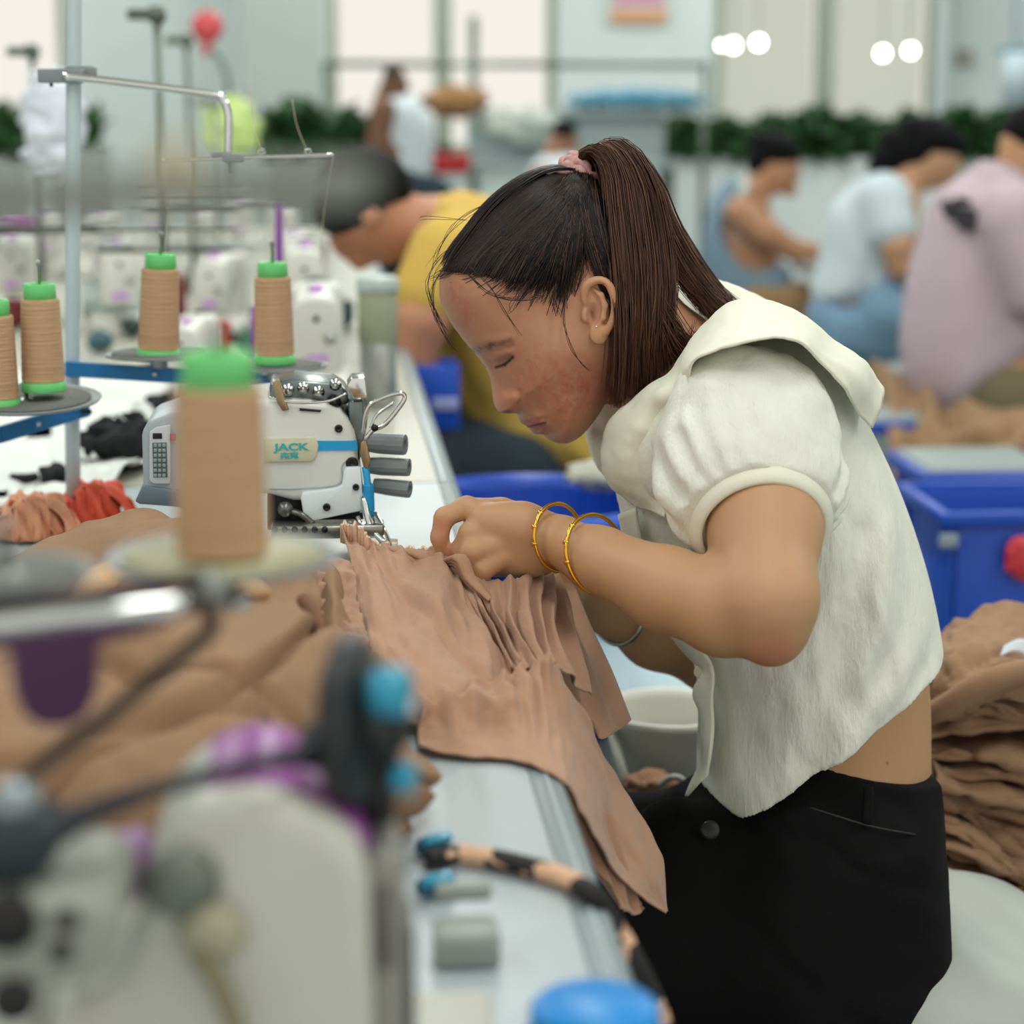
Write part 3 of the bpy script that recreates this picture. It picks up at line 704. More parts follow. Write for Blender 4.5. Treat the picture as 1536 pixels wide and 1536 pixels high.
# ---- trousers
M_PANT = mat('black_twill', (9, 9, 11), rough=.85, spec=.22, noise=.15, nscale=60, bump=.3, bscale=700)
pt = Field((.0, 1.62, .02), (P(1440, 1300, YC).x+.01, 2.1, P(1200, 1100, 1.7).z+.02), .0034)
hp = smooth_poly(PN([(1060, 1130), (1060, 800), (1396, 800), (1404, 1190), (1410, 1240), (1417, 1300), (1426, 1364), (1421, 1420), (1404, 1472), (1378, 1516), (1320, 1585), (1180, 1620), (1050, 1600), (985, 1500), (970, 1400), (985, 1300), (1020, 1220)], YC))
def pfold(xx, zz, d):
    w = .009*fbm(xx*9+zz*14, zz*0, zz*5-xx*9, 3, 11)
    for (a, b, r, m_) in (((1040, 1320), (1330, 1560), .010, -.007), ((1030, 1360), (1250, 1600), .012, .005), ((1180, 1260), (1400, 1345), .006, -.003), ((1020, 1300), (1150, 1500), .008, -.004)):
        A = P(a[0], a[1], 1.70); B = P(b[0], b[1], 1.70); w = w+m_*np.exp(-(segd(xx, zz, (A.x, A.z), (B.x, B.z))/r)**2)
    ztop = P(1200, 1230, 1.72).z
    w = w-.034*np.clip((zz-ztop+.03)/.06, 0, 1)
    return w*np.clip(d/.03, 0, 1)
pt.infl(hp, YC, .168, .13, 0, extra=pfold)
pt.ell(P(1020, 1265, 1.80), (.045, .06, .04), None, .02)
for yy in (1.765, 1.945):
    pt.chain([(P(1130, 1480, YC).x, yy, .455), (.14, yy, .475)], [.098, .075], .05)
    pt.chain([(.14, yy, .47), (.17, yy, .12)], [.074, .055], .02)
kp = PN([(800, 1225), (966, 1228), (1020, 1204), (1100, 1175), (1215, 1152), (1297, 1172), (1385, 1194), (1440, 1204), (1440, 2600), (-200, 2600), (-200, 1225)], 1.722)[:, [0, 2]]
def wf_(X, Y, Z): return (polysd(kp, X[:, 0, 0], Z[0, 0, :])[:, None, :]+0*Y).astype(np.float32)
pt.F = np.maximum(pt.F, -wf_(*pt.sub(pt.lo, pt.lo+pt.h*(pt.n-1))[1:]))
v_, f_ = pt.mesh(2, .5)
trs = mk('trousers', (v_, f_), M_PANT, woman, label='black high-waisted trousers')
for a, b in (((1302, 1180, 1.712), (1300, 1235, 1.70)),):
    mk('belt_loop', tube([P(*a), P(a[0], a[1]+25, a[2]-.004), P(*b)], .0045, 8, 8, flat=.4), M_PANT, trs)
c = P(1066, 1245, 1.745)
mk('trouser_button', lathe([(.006, 0), (.0085, .001), (.0085, .003), (.006, .004)], 20, frame(c, c+Vector((-.4, -1, .3)))), mat('black_button', (40, 42, 44), rough=.35), trs)
mk('waistband_seam', tube([P(1216, 1212, 1.707), P(1300, 1238, 1.700), P(1360, 1250, 1.708), P(1402, 1256, 1.76)], .0012, 6, 20), mat('black_thread', (18, 18, 20)), trs)
for yy in (1.76, 1.95):
    sf_ = Field((.02, yy-.06, 0), (.26, yy+.06, .14), .004)
    sf_.chain([(.19, yy, .045), (.08, yy, .032)], [.042, .036], .02); sf_.add(lambda X, Y, Z: .012-Z+0*X+0*Y, (.02, yy-.06, -.01), (.26, yy+.06, .02), .0, 'add')
    sf_.F = np.maximum(sf_.F, (.004-(sf_.lo[2]+sf_.h*np.arange(sf_.n[2]))[None, None, :]).astype(np.float32))
    sf_ = None
    mk('shoe', prism([(.03, yy-.03), (.05, yy-.045), (.12, yy-.045), (.22, yy-.035), (.235, yy), (.22, yy+.035), (.12, yy+.045), (.05, yy+.045), (.03, yy+.03)], 0, .085, .02, 'z', 3), mat('shoe_canvas', (60, 58, 60), rough=.8), woman)
# ---- bangles
M_GOLD = mat('gold', (232, 178, 70), rough=.2, metal=1); M_SILV = mat('silver_bangle', (205, 200, 190), rough=.2, metal=1)
def bangle(c, axis, r, t, m, lab, sq=1.0, tilt=(0, 0, 0)):
    a = thing('bracelet', lab, 'bracelet', c)
    Mx = frame(c, Vector(c)+Vector(axis)); pts = []
    for k in np.linspace(.05, 2*PI+.25, 70):
        pts.append(Mx@Vector((r*math.cos(k), r*sq*math.sin(k), .0022*math.sin(k*.5))))
    mk('band', tube(pts, t, 10, 140), m, a)
    for k in (2.2, 2.7, 3.2):
        mk('bead', lathe([(.0003, -.0034), (.0019, -.002), (.0025, 0), (.0019, .002), (.0003, .0034)], 10, Mx@Matrix.Translation((r*math.cos(k), r*sq*math.sin(k), .0012))), m, a)
    return a
c = P(836, 806, 1.725); d = (P(900, 833, 1.69)-P(800, 806, 1.745)).normalized()
bangle(c, d+Vector((-.1, .0, .25)), .0285, .0018, M_GOLD, 'gold bangle worn nearer the hand on the seamstress\'s raised wrist')
c = P(893, 832, 1.695)
bangle(c, d+Vector((-.15, 0, .35)), .0335, .0018, M_GOLD, 'gold bangle worn higher up the forearm, towards the elbow')
c = P(925, 915, 1.963); d2 = (P(985, 945, 2.0)-P(868, 878, 1.92)).normalized()
bangle(c, d2+Vector((.1, .0, .35)), .0335, .0022, M_SILV, 'silver bangle on the lower wrist, above the pale blue stool')
# ================================================================= the workshop
wd = bpy.data.worlds.new('world'); SC.world = wd; wd.use_nodes = True
bg = wd.node_tree.nodes['Background']; bg.inputs[0].default_value = (1.0, .96, .88, 1); bg.inputs[1].default_value = 1.0
def struct(name, g, m, parent=None, **k):
    o = mk(name, g, m, parent, smooth=False, **k)
    if parent is None: o['kind'] = 'structure'
    return o
M_WALL = mat('wall_paint', (226, 236, 235), rough=.8, noise=.06, nscale=3)
M_FLOOR = mat('floor_paint', (120, 135, 132), rough=.45, noise=.2, nscale=4)
M_CEIL = mat('ceiling_paint', (225, 228, 222), rough=.9)
M_FRAME = mat('window_frame', (158, 168, 152), rough=.4, metal=.2)
M_GLASS = mat('window_glass', (255, 255, 255), rough=0, trans=1, ior=1.01, spec=.2)
def quad(x0, x1, y0, y1, z0, z1): return box(((x0+x1)/2, (y0+y1)/2, (z0+z1)/2), (abs(x1-x0), abs(y1-y0), abs(z1-z0)))
YB = 11.0
XL, XR, ZT = -5.5, 5.0, 3.1
struct('floor', quad(XL, XR, -.6, YB+.2, -.1, 0), M_FLOOR)
struct('ceiling', quad(XL, XR, -.6, YB+.2, ZT, ZT+.1), M_CEIL)
struct('wall_left', quad(XL-.1, XL, -.6, YB+.2, 0, ZT), M_WALL)
struct('wall_right', quad(XR, XR+.1, -.6, YB+.2, 0, ZT), M_WALL)
XW = lambda px: P(px, 100, YB).x
ZW = lambda py: P(700, py, YB).z
wins = [(-260, 102, 172, 'w'), (492, 836, 232, 'w'), (1070, 1408, 200, 'b')]
xs = [XL]+[v for w in wins for v in (XW(w[0]), XW(w[1]))]+[XR]
gs = [quad(xs[i], xs[i+1], YB, YB+.2, 0, ZT) for i in range(0, len(xs), 2)]
for w in wins:
    gs.append(quad(XW(w[0]), XW(w[1]), YB, YB+.2, 0, ZW(w[2]))); gs.append(quad(XW(w[0]), XW(w[1]), YB, YB+.2, 2.6, ZT))
struct('wall_back', gs, M_WALL)
M_BLIND = mat('blind', (236, 234, 222), rough=.9); bn = M_BLIND.node_tree
tr = bn.nodes.new('ShaderNodeBsdfTranslucent'); tr.inputs[0].default_value = (.80, .83, .79, 1)
bn.links.new(tr.outputs[0], bn.nodes['Material Output'].inputs[0])
for k, w in enumerate(wins):
    x0, x1, z0, z1 = XW(w[0]), XW(w[1]), ZW(w[2]), 2.6
    wf_o = struct('window_%d' % (k+1), quad(x0, x1, YB+.08, YB+.085, z0, z1), M_GLASS)
    n = 2 if k else 1
    fr = [quad(x0, x0+.05, YB+.02, YB+.1, z0, z1), quad(x1-.05, x1, YB+.02, YB+.1, z0, z1), quad(x0, x1, YB+.02, YB+.1, z0, z0+.05), quad(x0, x1, YB+.02, YB+.1, z1-.05, z1)]
    m = (x0+x1)/2; fr.append(quad(m-.045, m+.045, YB+.02, YB+.1, z0, z1))
    if k == 1: fr.append(quad(x0, x1, YB+.03, YB+.08, ZW(100), ZW(92)))
    mk('window_frame', fr, M_FRAME, wf_o, smooth=False)
    mk('window_sill', quad(x0-.03, x1+.03, YB-.1, YB+.02, z0-.03, z0), M_FRAME, wf_o, smooth=False)
    if w[3] == 'b':
        mk('blind', [quad(x0+.06, m-.05, YB+.13, YB+.132, z0, z1), quad(m+.05, x1-.06, YB+.13, YB+.132, z0, z1)], M_BLIND, wf_o, smooth=False)
# pillar between the windows with its pipes
struct('trim_1', [quad(P(368, 0, 10.4).x, P(486, 0, 10.4).x, 10.2, 10.6, 0, ZT)], mat('pillar_paint', (186, 196, 190), rough=.8))
# ceiling lamps
M_TUBE = mat('lamp_tube', (255, 255, 250), emit=(255, 252, 240), estr=6)
M_LAMPB = mat('lamp_body', (235, 235, 232), rough=.4)
def ceiling_lamp(x, y, lab, power=55, z=ZT-.35):
    t = thing('ceiling_lamp', lab, 'ceiling lamp', (x, y, z), 'fluorescent lamps over the sewing rows')
    mk('housing', box((0, 0, .03), (.14, 1.25, .05), .01), M_LAMPB, t, local=True)
    [mk('tube', cyl((s*.04, -.6, -.01), (s*.04, .6, -.01), .013, 10), M_TUBE, t, local=True) for s in (-1, 1)]
    [mk('hanger', tube([(0, s*.45, .05), (0, s*.45, .34)], .004, 6), M_FRAME, t, local=True) for s in (-1, 1)]
    l = bpy.data.lights.new('lamp', 'AREA'); l.shape = 'RECTANGLE'; l.size = .14; l.size_y = 1.25; l.energy = power; l.color = (.98, 1, .97)
    o = bpy.data.objects.new('lamp_light', l); COL.objects.link(o); o.location = (0, 0, -.03); o.parent = t
    return t
for x, lab in ((-1.6, 'fluorescent lamp, farthest one added for the back wall, hanging over the far thread side of the benches'), (.35, 'fluorescent lamp hanging over the seamstress\'s row'), (2.5, 'fluorescent lamp, farthest one added for the back wall, hanging over the right-hand row')):
    for y in (.9, 3.2, 5.6, 8.2, 9.9):  # the farthest row is added only to brighten the back wall
        ceiling_lamp(x, y, lab, 14.5 if y < 3 else 22 if y < 9 else 17)
# planter along the wall under the right window
YP = 9.4
struct('trim_2', quad(P(982, 0, YP).x, P(1620, 0, YP).x, YP, YP+.35, 0, P(1200, 236, YP).z), mat('planter_white', (232, 238, 238), rough=.6, noise=.05, nscale=3))
M_LEAF = mat('leaf', (44, 92, 42), rough=.5, noise=.5, nscale=9); M_LEAFY = mat('leaf_light', (165, 205, 85), rough=.5, noise=.3, nscale=9)
def leafball(cx, cy, z0, w, h, d, n, m=None, name='foliage', parent=None, size=.05):
    g = []; r = RNG
    ps = r.random((n, 3)); V = []; Fc = []
    for k in range(n):
        a = ps[k]; c = np.array((cx+(a[0]-.5)*w, cy+(a[1]-.5)*d, z0+h*(a[2]**.8)*(1-.3*abs(a[0]-.5)*2)))
        u = r.normal(0, 1, 3); u /= np.linalg.norm(u); v = np.cross(u, r.normal(0, 1, 3)); v /= np.linalg.norm(v); s = size*(.6+.8*r.random()); nn = np.cross(u, v)*s*.18
        b = len(V); V += [c-u*s, c-u*s*.3+v*s*.42+nn, c+u*s*.5+v*s*.34+nn, c+u*s, c+u*s*.5-v*s*.34+nn, c-u*s*.3-v*s*.42+nn, c+u*s*.1-nn]
        Fc += [[b, b+1, b+6], [b+1, b+2, b+6], [b+2, b+3, b+6], [b+3, b+4, b+6], [b+4, b+5, b+6], [b+5, b, b+6]]
    return mk(name, (np.array(V), Fc), m or M_LEAF, parent)
M_SOIL = mat('soil', (60, 50, 38), rough=1)
def shrub(px0, px1, pyt, pyb, Y, lab, n=260, m=None, group=None, size=.05, name='potted_shrub', pot=True):
    a = P(px0, pyb, Y); b = P(px1, pyt, Y); cx = (a.x+b.x)/2
    t = thing(name, lab, 'plant', (cx, Y, a.z), group)
    leafball(cx, Y, a.z, b.x-a.x, b.z-a.z, .28, n, m, 'foliage', t, size)
    mk('stem', [tube([(cx+k*.05, Y, a.z-.02), (cx+k*.09, Y, (a.z+b.z)/2), (cx+k*.12, Y+.02, b.z-.05)], .006, 6, 8) for k in (-1, 0, 1)], M_SOIL, t)
    return t
gl = 'green plants growing along the white planter'
for k, (a, b, t_, lab) in enumerate([(975, 1062, 172, 'dense green plant at the left end of the white planter, before the window'), (1055, 1130, 178, 'green plant behind the bun of the woman in the denim vest'),
        (1120, 1200, 172, 'green plant just right of the denim-vest woman\'s head'), (1190, 1262, 158, 'bushy green plant under the window\'s centre bar'), (1255, 1330, 172, 'green plant left of the woman in white\'s hair'),
        (1325, 1410, 170, 'green plant behind the head of the woman in white'), (1405, 1470, 158, 'tall green plant right of the window, on the planter'), (1460, 1545, 165, 'green plant at the right end of the planter, behind the person in pink')]):
    shrub(a, b, t_, 240, YP+.1, lab, 300, None, gl, .045)
shrub(398, 492, 152, 240, 8.6, 'dark green bushy plant in front of the grey pillar', 320, None, None, .05)
shrub(486, 566, 165, 240, 8.8, 'green plant with a pointed top left of the standing worker', 200, None, None, .045)
shrub(-40, 28, 162, 238, 8.2, 'dark green plant cut by the left picture edge under the window', 260)
shrub(100, 142, 160, 215, 8.4, 'small green plant showing just right of the white pole', 120)
for o in [q for q in COL.objects if q.name.startswith('potted_shrub')]:
    if o.location.y < 9.2:
        zz = o.location.z; x = o.location.x; y = o.location.y
        mk('plant_stand', [lathe([(.09, 0), (.11, zz*.98), (.13, zz), (.12, zz), (.11, zz-.03)], 20, Matrix.Translation((x, y, 0)))], mat('pot', (206, 214, 210), rough=.7), o)
# furnishings on the back wall
def thin(name, lab, cat, g, m, group=None):
    o = mk(name, g, m, None, smooth=False); return tag(o, lab, cat, group)
po = thing('poster', 'white notice with an orange lower band at the top of the back wall', 'poster', P(957, 36, YB-.02))
mk('sheet', quad(P(912, 0, YB-.02).x, P(1002, 0, YB-.02).x, YB-.03, YB-.015, P(957, 36, YB).z, P(957, -60, YB).z), mat('paper', (220, 228, 222), rough=.7), po, smooth=False)
mk('band', quad(P(916, 0, YB-.02).x, P(1000, 0, YB-.02).x, YB-.036, YB-.03, P(957, 33, YB).z, P(957, 16, YB).z), mat('orange_print', (226, 160, 110), rough=.7), po, smooth=False)
mk('heading', quad(P(920, 0, YB-.02).x, P(996, 0, YB-.02).x, YB-.036, YB-.03, P(957, 8, YB).z, P(957, -10, YB).z), mat('pink_print', (220, 150, 175), rough=.7), po, smooth=False)
# clothes rail and shelf before the middle window
M_STEEL = mat('steel', (150, 155, 150), rough=.35, metal=.8); M_DSTEEL = mat('dark_steel', (95, 104, 95), rough=.4, metal=.6)
rk = thing('clothes_rail', 'grey steel rail on uprights across the middle window', 'rail', (P(710, 0, 9).x, 9, 0))
mk('crossbar', tube([P(485, 96, 9), P(1060, 98, 9)], .013, 10), M_DSTEEL, rk)
for px in (488, 710, 1058): mk('upright', tube([(P(px, 0, 9).x, 9, 0), P(px, 25 if px == 710 else 92, 9)], .02 if px == 710 else .014, 10), M_DSTEEL, rk)
wr = thing('work_shelf', 'long grey shelf of a worktable below the middle window', 'shelf', (P(760, 240, 8.4).x, 8.4, 0))
mk('board', quad(P(560, 0, 8.4).x, P(1000, 0, 8.4).x, 8.2, 8.75, P(700, 252, 8.4).z, P(700, 243, 8.4).z), mat('shelf_board', (150, 165, 165), rough=.5), wr, smooth=False)
for px in (570, 990): mk('leg', quad(P(px, 0, 8.4).x, P(px, 0, 8.4).x+.05, 8.3, 8.35, 0, P(700, 252, 8.4).z), M_DSTEEL, wr, smooth=False)
mk('back_panel', quad(P(700, 0, 8.7).x, P(1000, 0, 8.7).x, 8.7, 8.74, P(700, 243, 8.7).z, P(700, 165, 8.7).z), mat('shelf_panel', (176, 192, 192), rough=.6), wr, smooth=False)
def heap(name, lab, cat, c, r, m, seed=0, amp=.25, h=None, group=None):
    h = h or min(r)/9; f = Field(np.array(c)-np.array(r)*1.5, np.array(c)+np.array(r)*1.5, h); r_ = np.array(r, float)
    def fn(X, Y, Z):
        n = np.sqrt(((X-c[0])/r_[0])**2+((Y-c[1])/r_[1])**2+((Z-c[2])/r_[2])**2); s = 1.6/min(r_)
        return (n-1-amp*fbm(X*s, Y*s, Z*s*1.4, 3, seed))*min(r_)
    f.add(fn, f.lo, f.lo+f.h*(f.n-1), 0); v, q = f.mesh(2)
    return tag(mk(name, (v, q), m), lab, cat, group)
M_TEALC = mat('teal_cloth', (92, 150, 172), rough=.8); M_BROWNC = mat('brown_cloth', (150, 112, 72), rough=.85); M_REDP = mat('red_plastic', (190, 40, 45), rough=.4)
heap('folded_cloth', 'blue-teal folded cloth lying on the rail shelf right of the middle window', 'cloth', P(950, 152, 8.72), (.27, .12, .045), M_TEALC, 1)
struct('trim_3', quad(P(835, 0, 8.75).x, P(1062, 0, 8.75).x, 8.6, 8.9, P(900, 172, 8.75).z, P(900, 163, 8.75).z), mat('shelf_board', (150, 165, 165)))
heap('cloth_heap', 'brown cloth heap on the shelf beside the standing worker', 'cloth', P(685, 152, 8.5), (.12, .1, .06), M_BROWNC, 2)
heap('cloth_heap', 'pale grey cloth heap under the middle window, right of the pole', 'cloth', P(780, 190, 8.55), (.18, .1, .07), mat('grey_cloth', (178, 186, 178), rough=.9), 4)
rb = thing('red_basket', 'small red plastic basket on the far shelf', 'basket', P(670, 262, 8.0))
c = P(670, 262, 8.0); mk('tray', box((c.x, 8.0, c.z+.035), (.17, .12, .06), .012), M_REDP, rb); mk('rim', box((c.x, 8.0, c.z+.07), (.19, .14, .015), .006), M_REDP, rb)
# right end of the back wall
thin('wall_notice', 'small faded notice on the wall at the right', 'notice', quad(P(1436, 0, YB-.02).x, P(1462, 0, YB-.02).x, YB-.03, YB-.01, P(1440, 100, YB).z, P(1440, 74, YB).z), mat('faded', (168, 160, 155)))
wp = thing('drying_hanger', 'turquoise hanger frame sticking in at the right picture edge', 'hanger', P(1515, 76, 8.5))
mk('bar', tube([P(1494, 76, 8.5), P(1560, 70, 8.5)], .008, 8), M_TEALC, wp); mk('hook', tube([P(1522, 76, 8.5), P(1524, 40, 8.5), P(1524, -60, 8.5)], .005, 8), M_TEALC, wp)
mk('shirt', quad(P(1512, 0, 8.5).x, P(1570, 0, 8.5).x, 8.48, 8.52, P(1500, 160, 8.5).z, P(1500, 80, 8.5).z), mat('pale_blue_cloth', (188, 208, 216), rough=.9), wp)
struct('trim_4', [quad(P(1412, 0, 10.8).x, P(1424, 0, 10.8).x, 10.8, 10.9, 0, ZT)], mat('pipe_paint', (205, 215, 218)))
# added glowing balls and cords for lamp reflections in the right window
M_REFL = mat('reflection_ball', (255, 255, 250), emit=(255, 255, 245), estr=14)
for (x, y, lab) in ((1100, 68, 'left lamp reflection of the left pair, an added glowing ball before the bright window'), (1138, 64, 'right lamp reflection of the left pair, an added glowing ball before the bright window'), (1324, 80, 'left lamp reflection of the right pair, an added glowing ball before the bright window'), (1366, 76, 'right lamp reflection of the right pair, an added glowing ball before the bright window'),
        (1082, 68, 'dimmer lamp reflection, an added glowing ball, at the very left edge of the bright window')):
    c = P(x, y, 10.3); t = thing('lamp_reflection', lab, 'lamp', c, 'glowing balls added for lamp reflections in the right window')
    rr = .022 if x != 1082 else .012
    mk('reflection_ball', lathe([(rr*math.sin(a), -rr*math.cos(a)) for a in np.linspace(.05, PI-.05, 10)], 16, Matrix.Translation(c)), M_REFL, t)
    mk('cord', tube([(c.x, c.y, c.z+rr), (c.x, c.y, ZT)], .0025, 5), M_DSTEEL, t)  # cord made up to hang the reflection ball
# red fan, hung bags and bits on the left
fn_ = thing('wall_fan', 'round red fan head hanging high at the left', 'fan', P(311, 52, 6.5)); c = P(311, 40, 6.5)
mk('cage', lathe([(.01, -.03), (.035, -.025), (.048, 0), (.035, .025), (.01, .03)], 24, frame(c, c+Vector((.2, -1, 0)))), mat('fan_red', (205, 80, 85), rough=.5), fn_)
mk('handle', tube([P(311, 55, 6.5), P(308, 84, 6.5)], [.018, .010], 8), MATS['fan_red'], fn_)
mk('arm', tube([P(318, 75, 6.5), P(335, 100, 6.5), P(345, 160, 6.5), P(345, 330, 6.5)], .007, 8, 16), M_DSTEEL, fn_)
heap('cloth_bag', 'yellow-green bag hanging behind the thread stand arm', 'bag', P(345, 195, 6.44), (.085, .05, .10), mat('lime_cloth', (200, 224, 140), rough=.7, noise=.2), 6, .18)
heap('plastic_bag', 'white plastic bag hanging left of the white pole', 'bag', P(78, 190, 4.2), (.06, .05, .115), mat('white_bag', (212, 218, 230), rough=.5), 7, .22)
# ================================================================= people behind
def figure(lab, Y, skin, head, torso_px, w, Rr, arms, hairs, clothes, extra=None, h=.008, legs=True, hairm=None, neck=None, face=None):
    "head=(cx,cy,rx,rz,tilt) px; clothes=[(name, poly, w, Rr, mat, sleeves)]"
    cx, cy, rx, rz, tilt = head; s = Y/F_PX; c = P(cx, cy, Y)
    xs_ = [p[0] for p in torso_px]+[cx-rx, cx+rx]+[p[0] for a in arms for p in a[0]]; ys_ = [p[1] for p in torso_px]+[cy-rz]+[p[1] for a in arms for p in a[0]]
    lo = P(min(xs_), max(ys_), Y); hi = P(max(xs_), min(ys_), Y)
    t = thing('person', lab, 'person', (c.x if True else 0, Y, 0))
    lo_ = (lo.x-.12, Y-.42, 0.0); hi_ = (hi.x+.12, Y+.42, hi.z+.06)
    f = Field(lo_, hi_, h)
    Mr = Matrix.Rotation(R(tilt), 3, 'Y')
    f.ell(c, (rx*s, .075, rz*s), Mr, .0)
    if face:                                   # nose, chin and brow along the visible profile
        for (x, y, r) in face: f.ell(P(x, y, Y), (r*s, max(r*s, .012), r*s), None, .012)
    nk = neck or [(cx, cy+rz*.5), (torso_px[0])]
    f.chain([P(nk[0][0], nk[0][1], Y), P(nk[1][0], nk[1][1], Y)], [.055, .06], .03)
    tp = smooth_poly(PN(torso_px, Y)); f.infl(tp, Y, w, Rr, .02)
    for pts, rs, dy in arms: f.chain([P(x, y, Y+o) for (x, y), o in zip(pts, dy)], rs, .012)
    bx = np.mean([p[0] for p in torso_px]); by = max(p[1] for p in torso_px); hb = P(bx, by-10, Y)
    if legs:
        dr = legs if isinstance(legs, (int, float)) and legs is not True else -1
        for yy in (-.1, .1):
            f.chain([(hb.x, Y+yy, hb.z), (hb.x+dr*.42, Y+yy, max(hb.z-.02, .42)), (hb.x+dr*.36, Y+yy, .06), (hb.x+dr*.5, Y+yy, .04)], [.09, .065, .045, .035], .03)
    v, q = f.mesh(2); body_ = mk('body', (v, q), skin, t)
    for nm, m, parts in hairs:
        g = Field(lo_, (hi_[0]+.1, hi_[1], hi_[2]+.08), h*.8)
        for pr in parts:
            if pr[0] == 'e': g.ell(P(pr[1], pr[2], Y+(pr[6] if len(pr) > 6 else 0)), (pr[3]*s, pr[5], pr[4]*s), Mr if len(pr) < 8 else Matrix.Rotation(R(pr[7]), 3, 'Y'), .015)
            elif pr[0] == 'c': g.chain([P(x, y, Y) for x, y in pr[1]], pr[2], .012)
            elif pr[0] == 'x': g.ell(P(pr[1], pr[2], Y), (pr[3]*s, pr[5], pr[4]*s), Matrix.Rotation(R(pr[6]), 3, 'Y'), .01, 'cut')
        mk(nm, g.mesh(2), m, t)
    for nm, m, poly, cw, cR, sl in clothes:
        g = Field((lo_[0]-.05, lo_[1]-.05, lo_[2]), (hi_[0]+.05, hi_[1]+.05, hi_[2]), h)
        if poly:
            pp_ = smooth_poly(PN(poly, Y))
            g.infl(pp_, Y, cw, cR, 0, extra=lambda xx, zz, d: .006*fbm(xx*9, zz*0, zz*6, 3, 4)*np.clip(d/.03, 0, 1))
        for pts, rs, dy in sl: g.chain([P(x, y, Y+o) if not isinstance(x, Vector) else x for (x, y), o in zip(pts, dy)], rs, .03)
        if nm in ('trousers', 'jeans'):
            for yy in (-.1, .1): g.chain([(hb.x, Y+yy, hb.z), (hb.x+dr*.42, Y+yy, max(hb.z-.02, .42)), (hb.x+dr*.37, Y+yy, .12)], [.105, .08, .06], .03)
        mk(nm, g.mesh(2), m, t)
    return t
def sk(n, c): return mat(n, c, rough=.55, sss=.05)
M_BLACKH = mat('black_hair', (11, 11, 13), rough=.75, spec=.2, noise=.3, nscale=60)
# man in yellow
man = figure('man in a yellow T-shirt with short black hair bending over his machine', 4.0, sk('skin_man', (184, 130, 102)), (550, 308, 66, 76, -8),
    [(640, 305), (700, 310), (760, 330), (830, 400), (880, 520), (900, 640), (890, 700), (760, 700), (700, 660), (690, 560), (640, 440), (625, 350)], .15, .12,
    [([(665, 400), (632, 480), (618, 545), (560, 570)], [.062, .05, .042, .028], [-.17, -.2, -.2, -.1]), ([(665, 400), (640, 500), (560, 560)], [.055, .045, .03], [.17, .2, .1])],
    [('hair', M_BLACKH, [('e', 546, 292, 74, 68, .088), ('e', 510, 318, 38, 36, .08), ('x', 602, 358, 60, 58, .2, 0), ('x', 535, 398, 62, 50, .2, 0)])],
    [('shirt', mat('yellow_shirt', (204, 170, 82), rough=.85, noise=.06, nscale=8), [(665, 292), (720, 292), (800, 330), (870, 420), (898, 540), (905, 650), (898, 704), (830, 712), (740, 700), (700, 670), (686, 600), (652, 520), (612, 462), (598, 455), (612, 380), (630, 330)], .165, .11,
      [([(675, 385), (646, 440)], [.078, .07], [-.16, -.18]), ([(675, 385), (640, 450)], [.075, .068], [.16, .18])]),
     ('trousers', mat('navy_cloth', (40, 52, 62), rough=.9), [(690, 670), (740, 665), (890, 690), (900, 760), (860, 800), (700, 790), (660, 740)], .17, .1, [])],
    face=[(500, 360, 9), (516, 372, 16), (540, 386, 20), (575, 360, 36)], neck=[(590, 340), (668, 340)], h=.008)
mk('ear', xf(lathe([(.002, -.004), (.014, -.003), (.018, .002), (.013, .006), (.002, .004)], 20), (P(556, 325, 3.915).x, 3.918, P(556, 325, 3.915).z), (R(90), 0, 0), (1, 1, 1.4)), MATS['skin_man'], man)
# woman in the denim vest
figure('woman with a dark bun in a pale denim vest, seated before the planter', 7.6, sk('skin_b', (190, 140, 108)), (1165, 252, 34, 40, 20),
    [(1120, 290), (1150, 300), (1160, 350), (1175, 430), (1180, 470), (1080, 470), (1065, 400), (1075, 320)], .13, .1,
    [([(1112, 318), (1150, 350), (1190, 375), (1238, 380)], [.06, .05, .04, .03], [-.15, -.19, -.18, -.1]), ([(1125, 330), (1170, 370), (1235, 385)], [.05, .04, .03], [.15, .15, .1])],
    [('hair', M_BLACKH, [('e', 1166, 228, 38, 30, .085), ('e', 1140, 212, 16, 15, .06), ('e', 1138, 238, 18, 26, .07), ('x', 1182, 270, 26, 28, .2, 20)])],
    [('vest', mat('denim_pale', (128, 156, 172), rough=.9, noise=.1, nscale=9), [(1085, 275), (1110, 268), (1098, 300), (1086, 340), (1110, 378), (1150, 385), (1182, 400), (1186, 450), (1150, 470), (1070, 455), (1053, 390), (1060, 320)], .15, .09, []),
     ('undershirt', mat('white_trim', (205, 215, 212), rough=.9), [(1108, 266), (1125, 280), (1110, 300), (1100, 335), (1125, 372), (1105, 376), (1084, 345), (1090, 300)], .165, .05, []),
     ('trousers', mat('tan_cloth', (160, 128, 92), rough=.9), [(1080, 445), (1185, 440), (1230, 450), (1225, 500), (1150, 520), (1080, 500)], .15, .08, [])],
    face=[(1196, 262, 8), (1186, 285, 12)], neck=[(1150, 268), (1120, 300)], legs=1, h=.011)
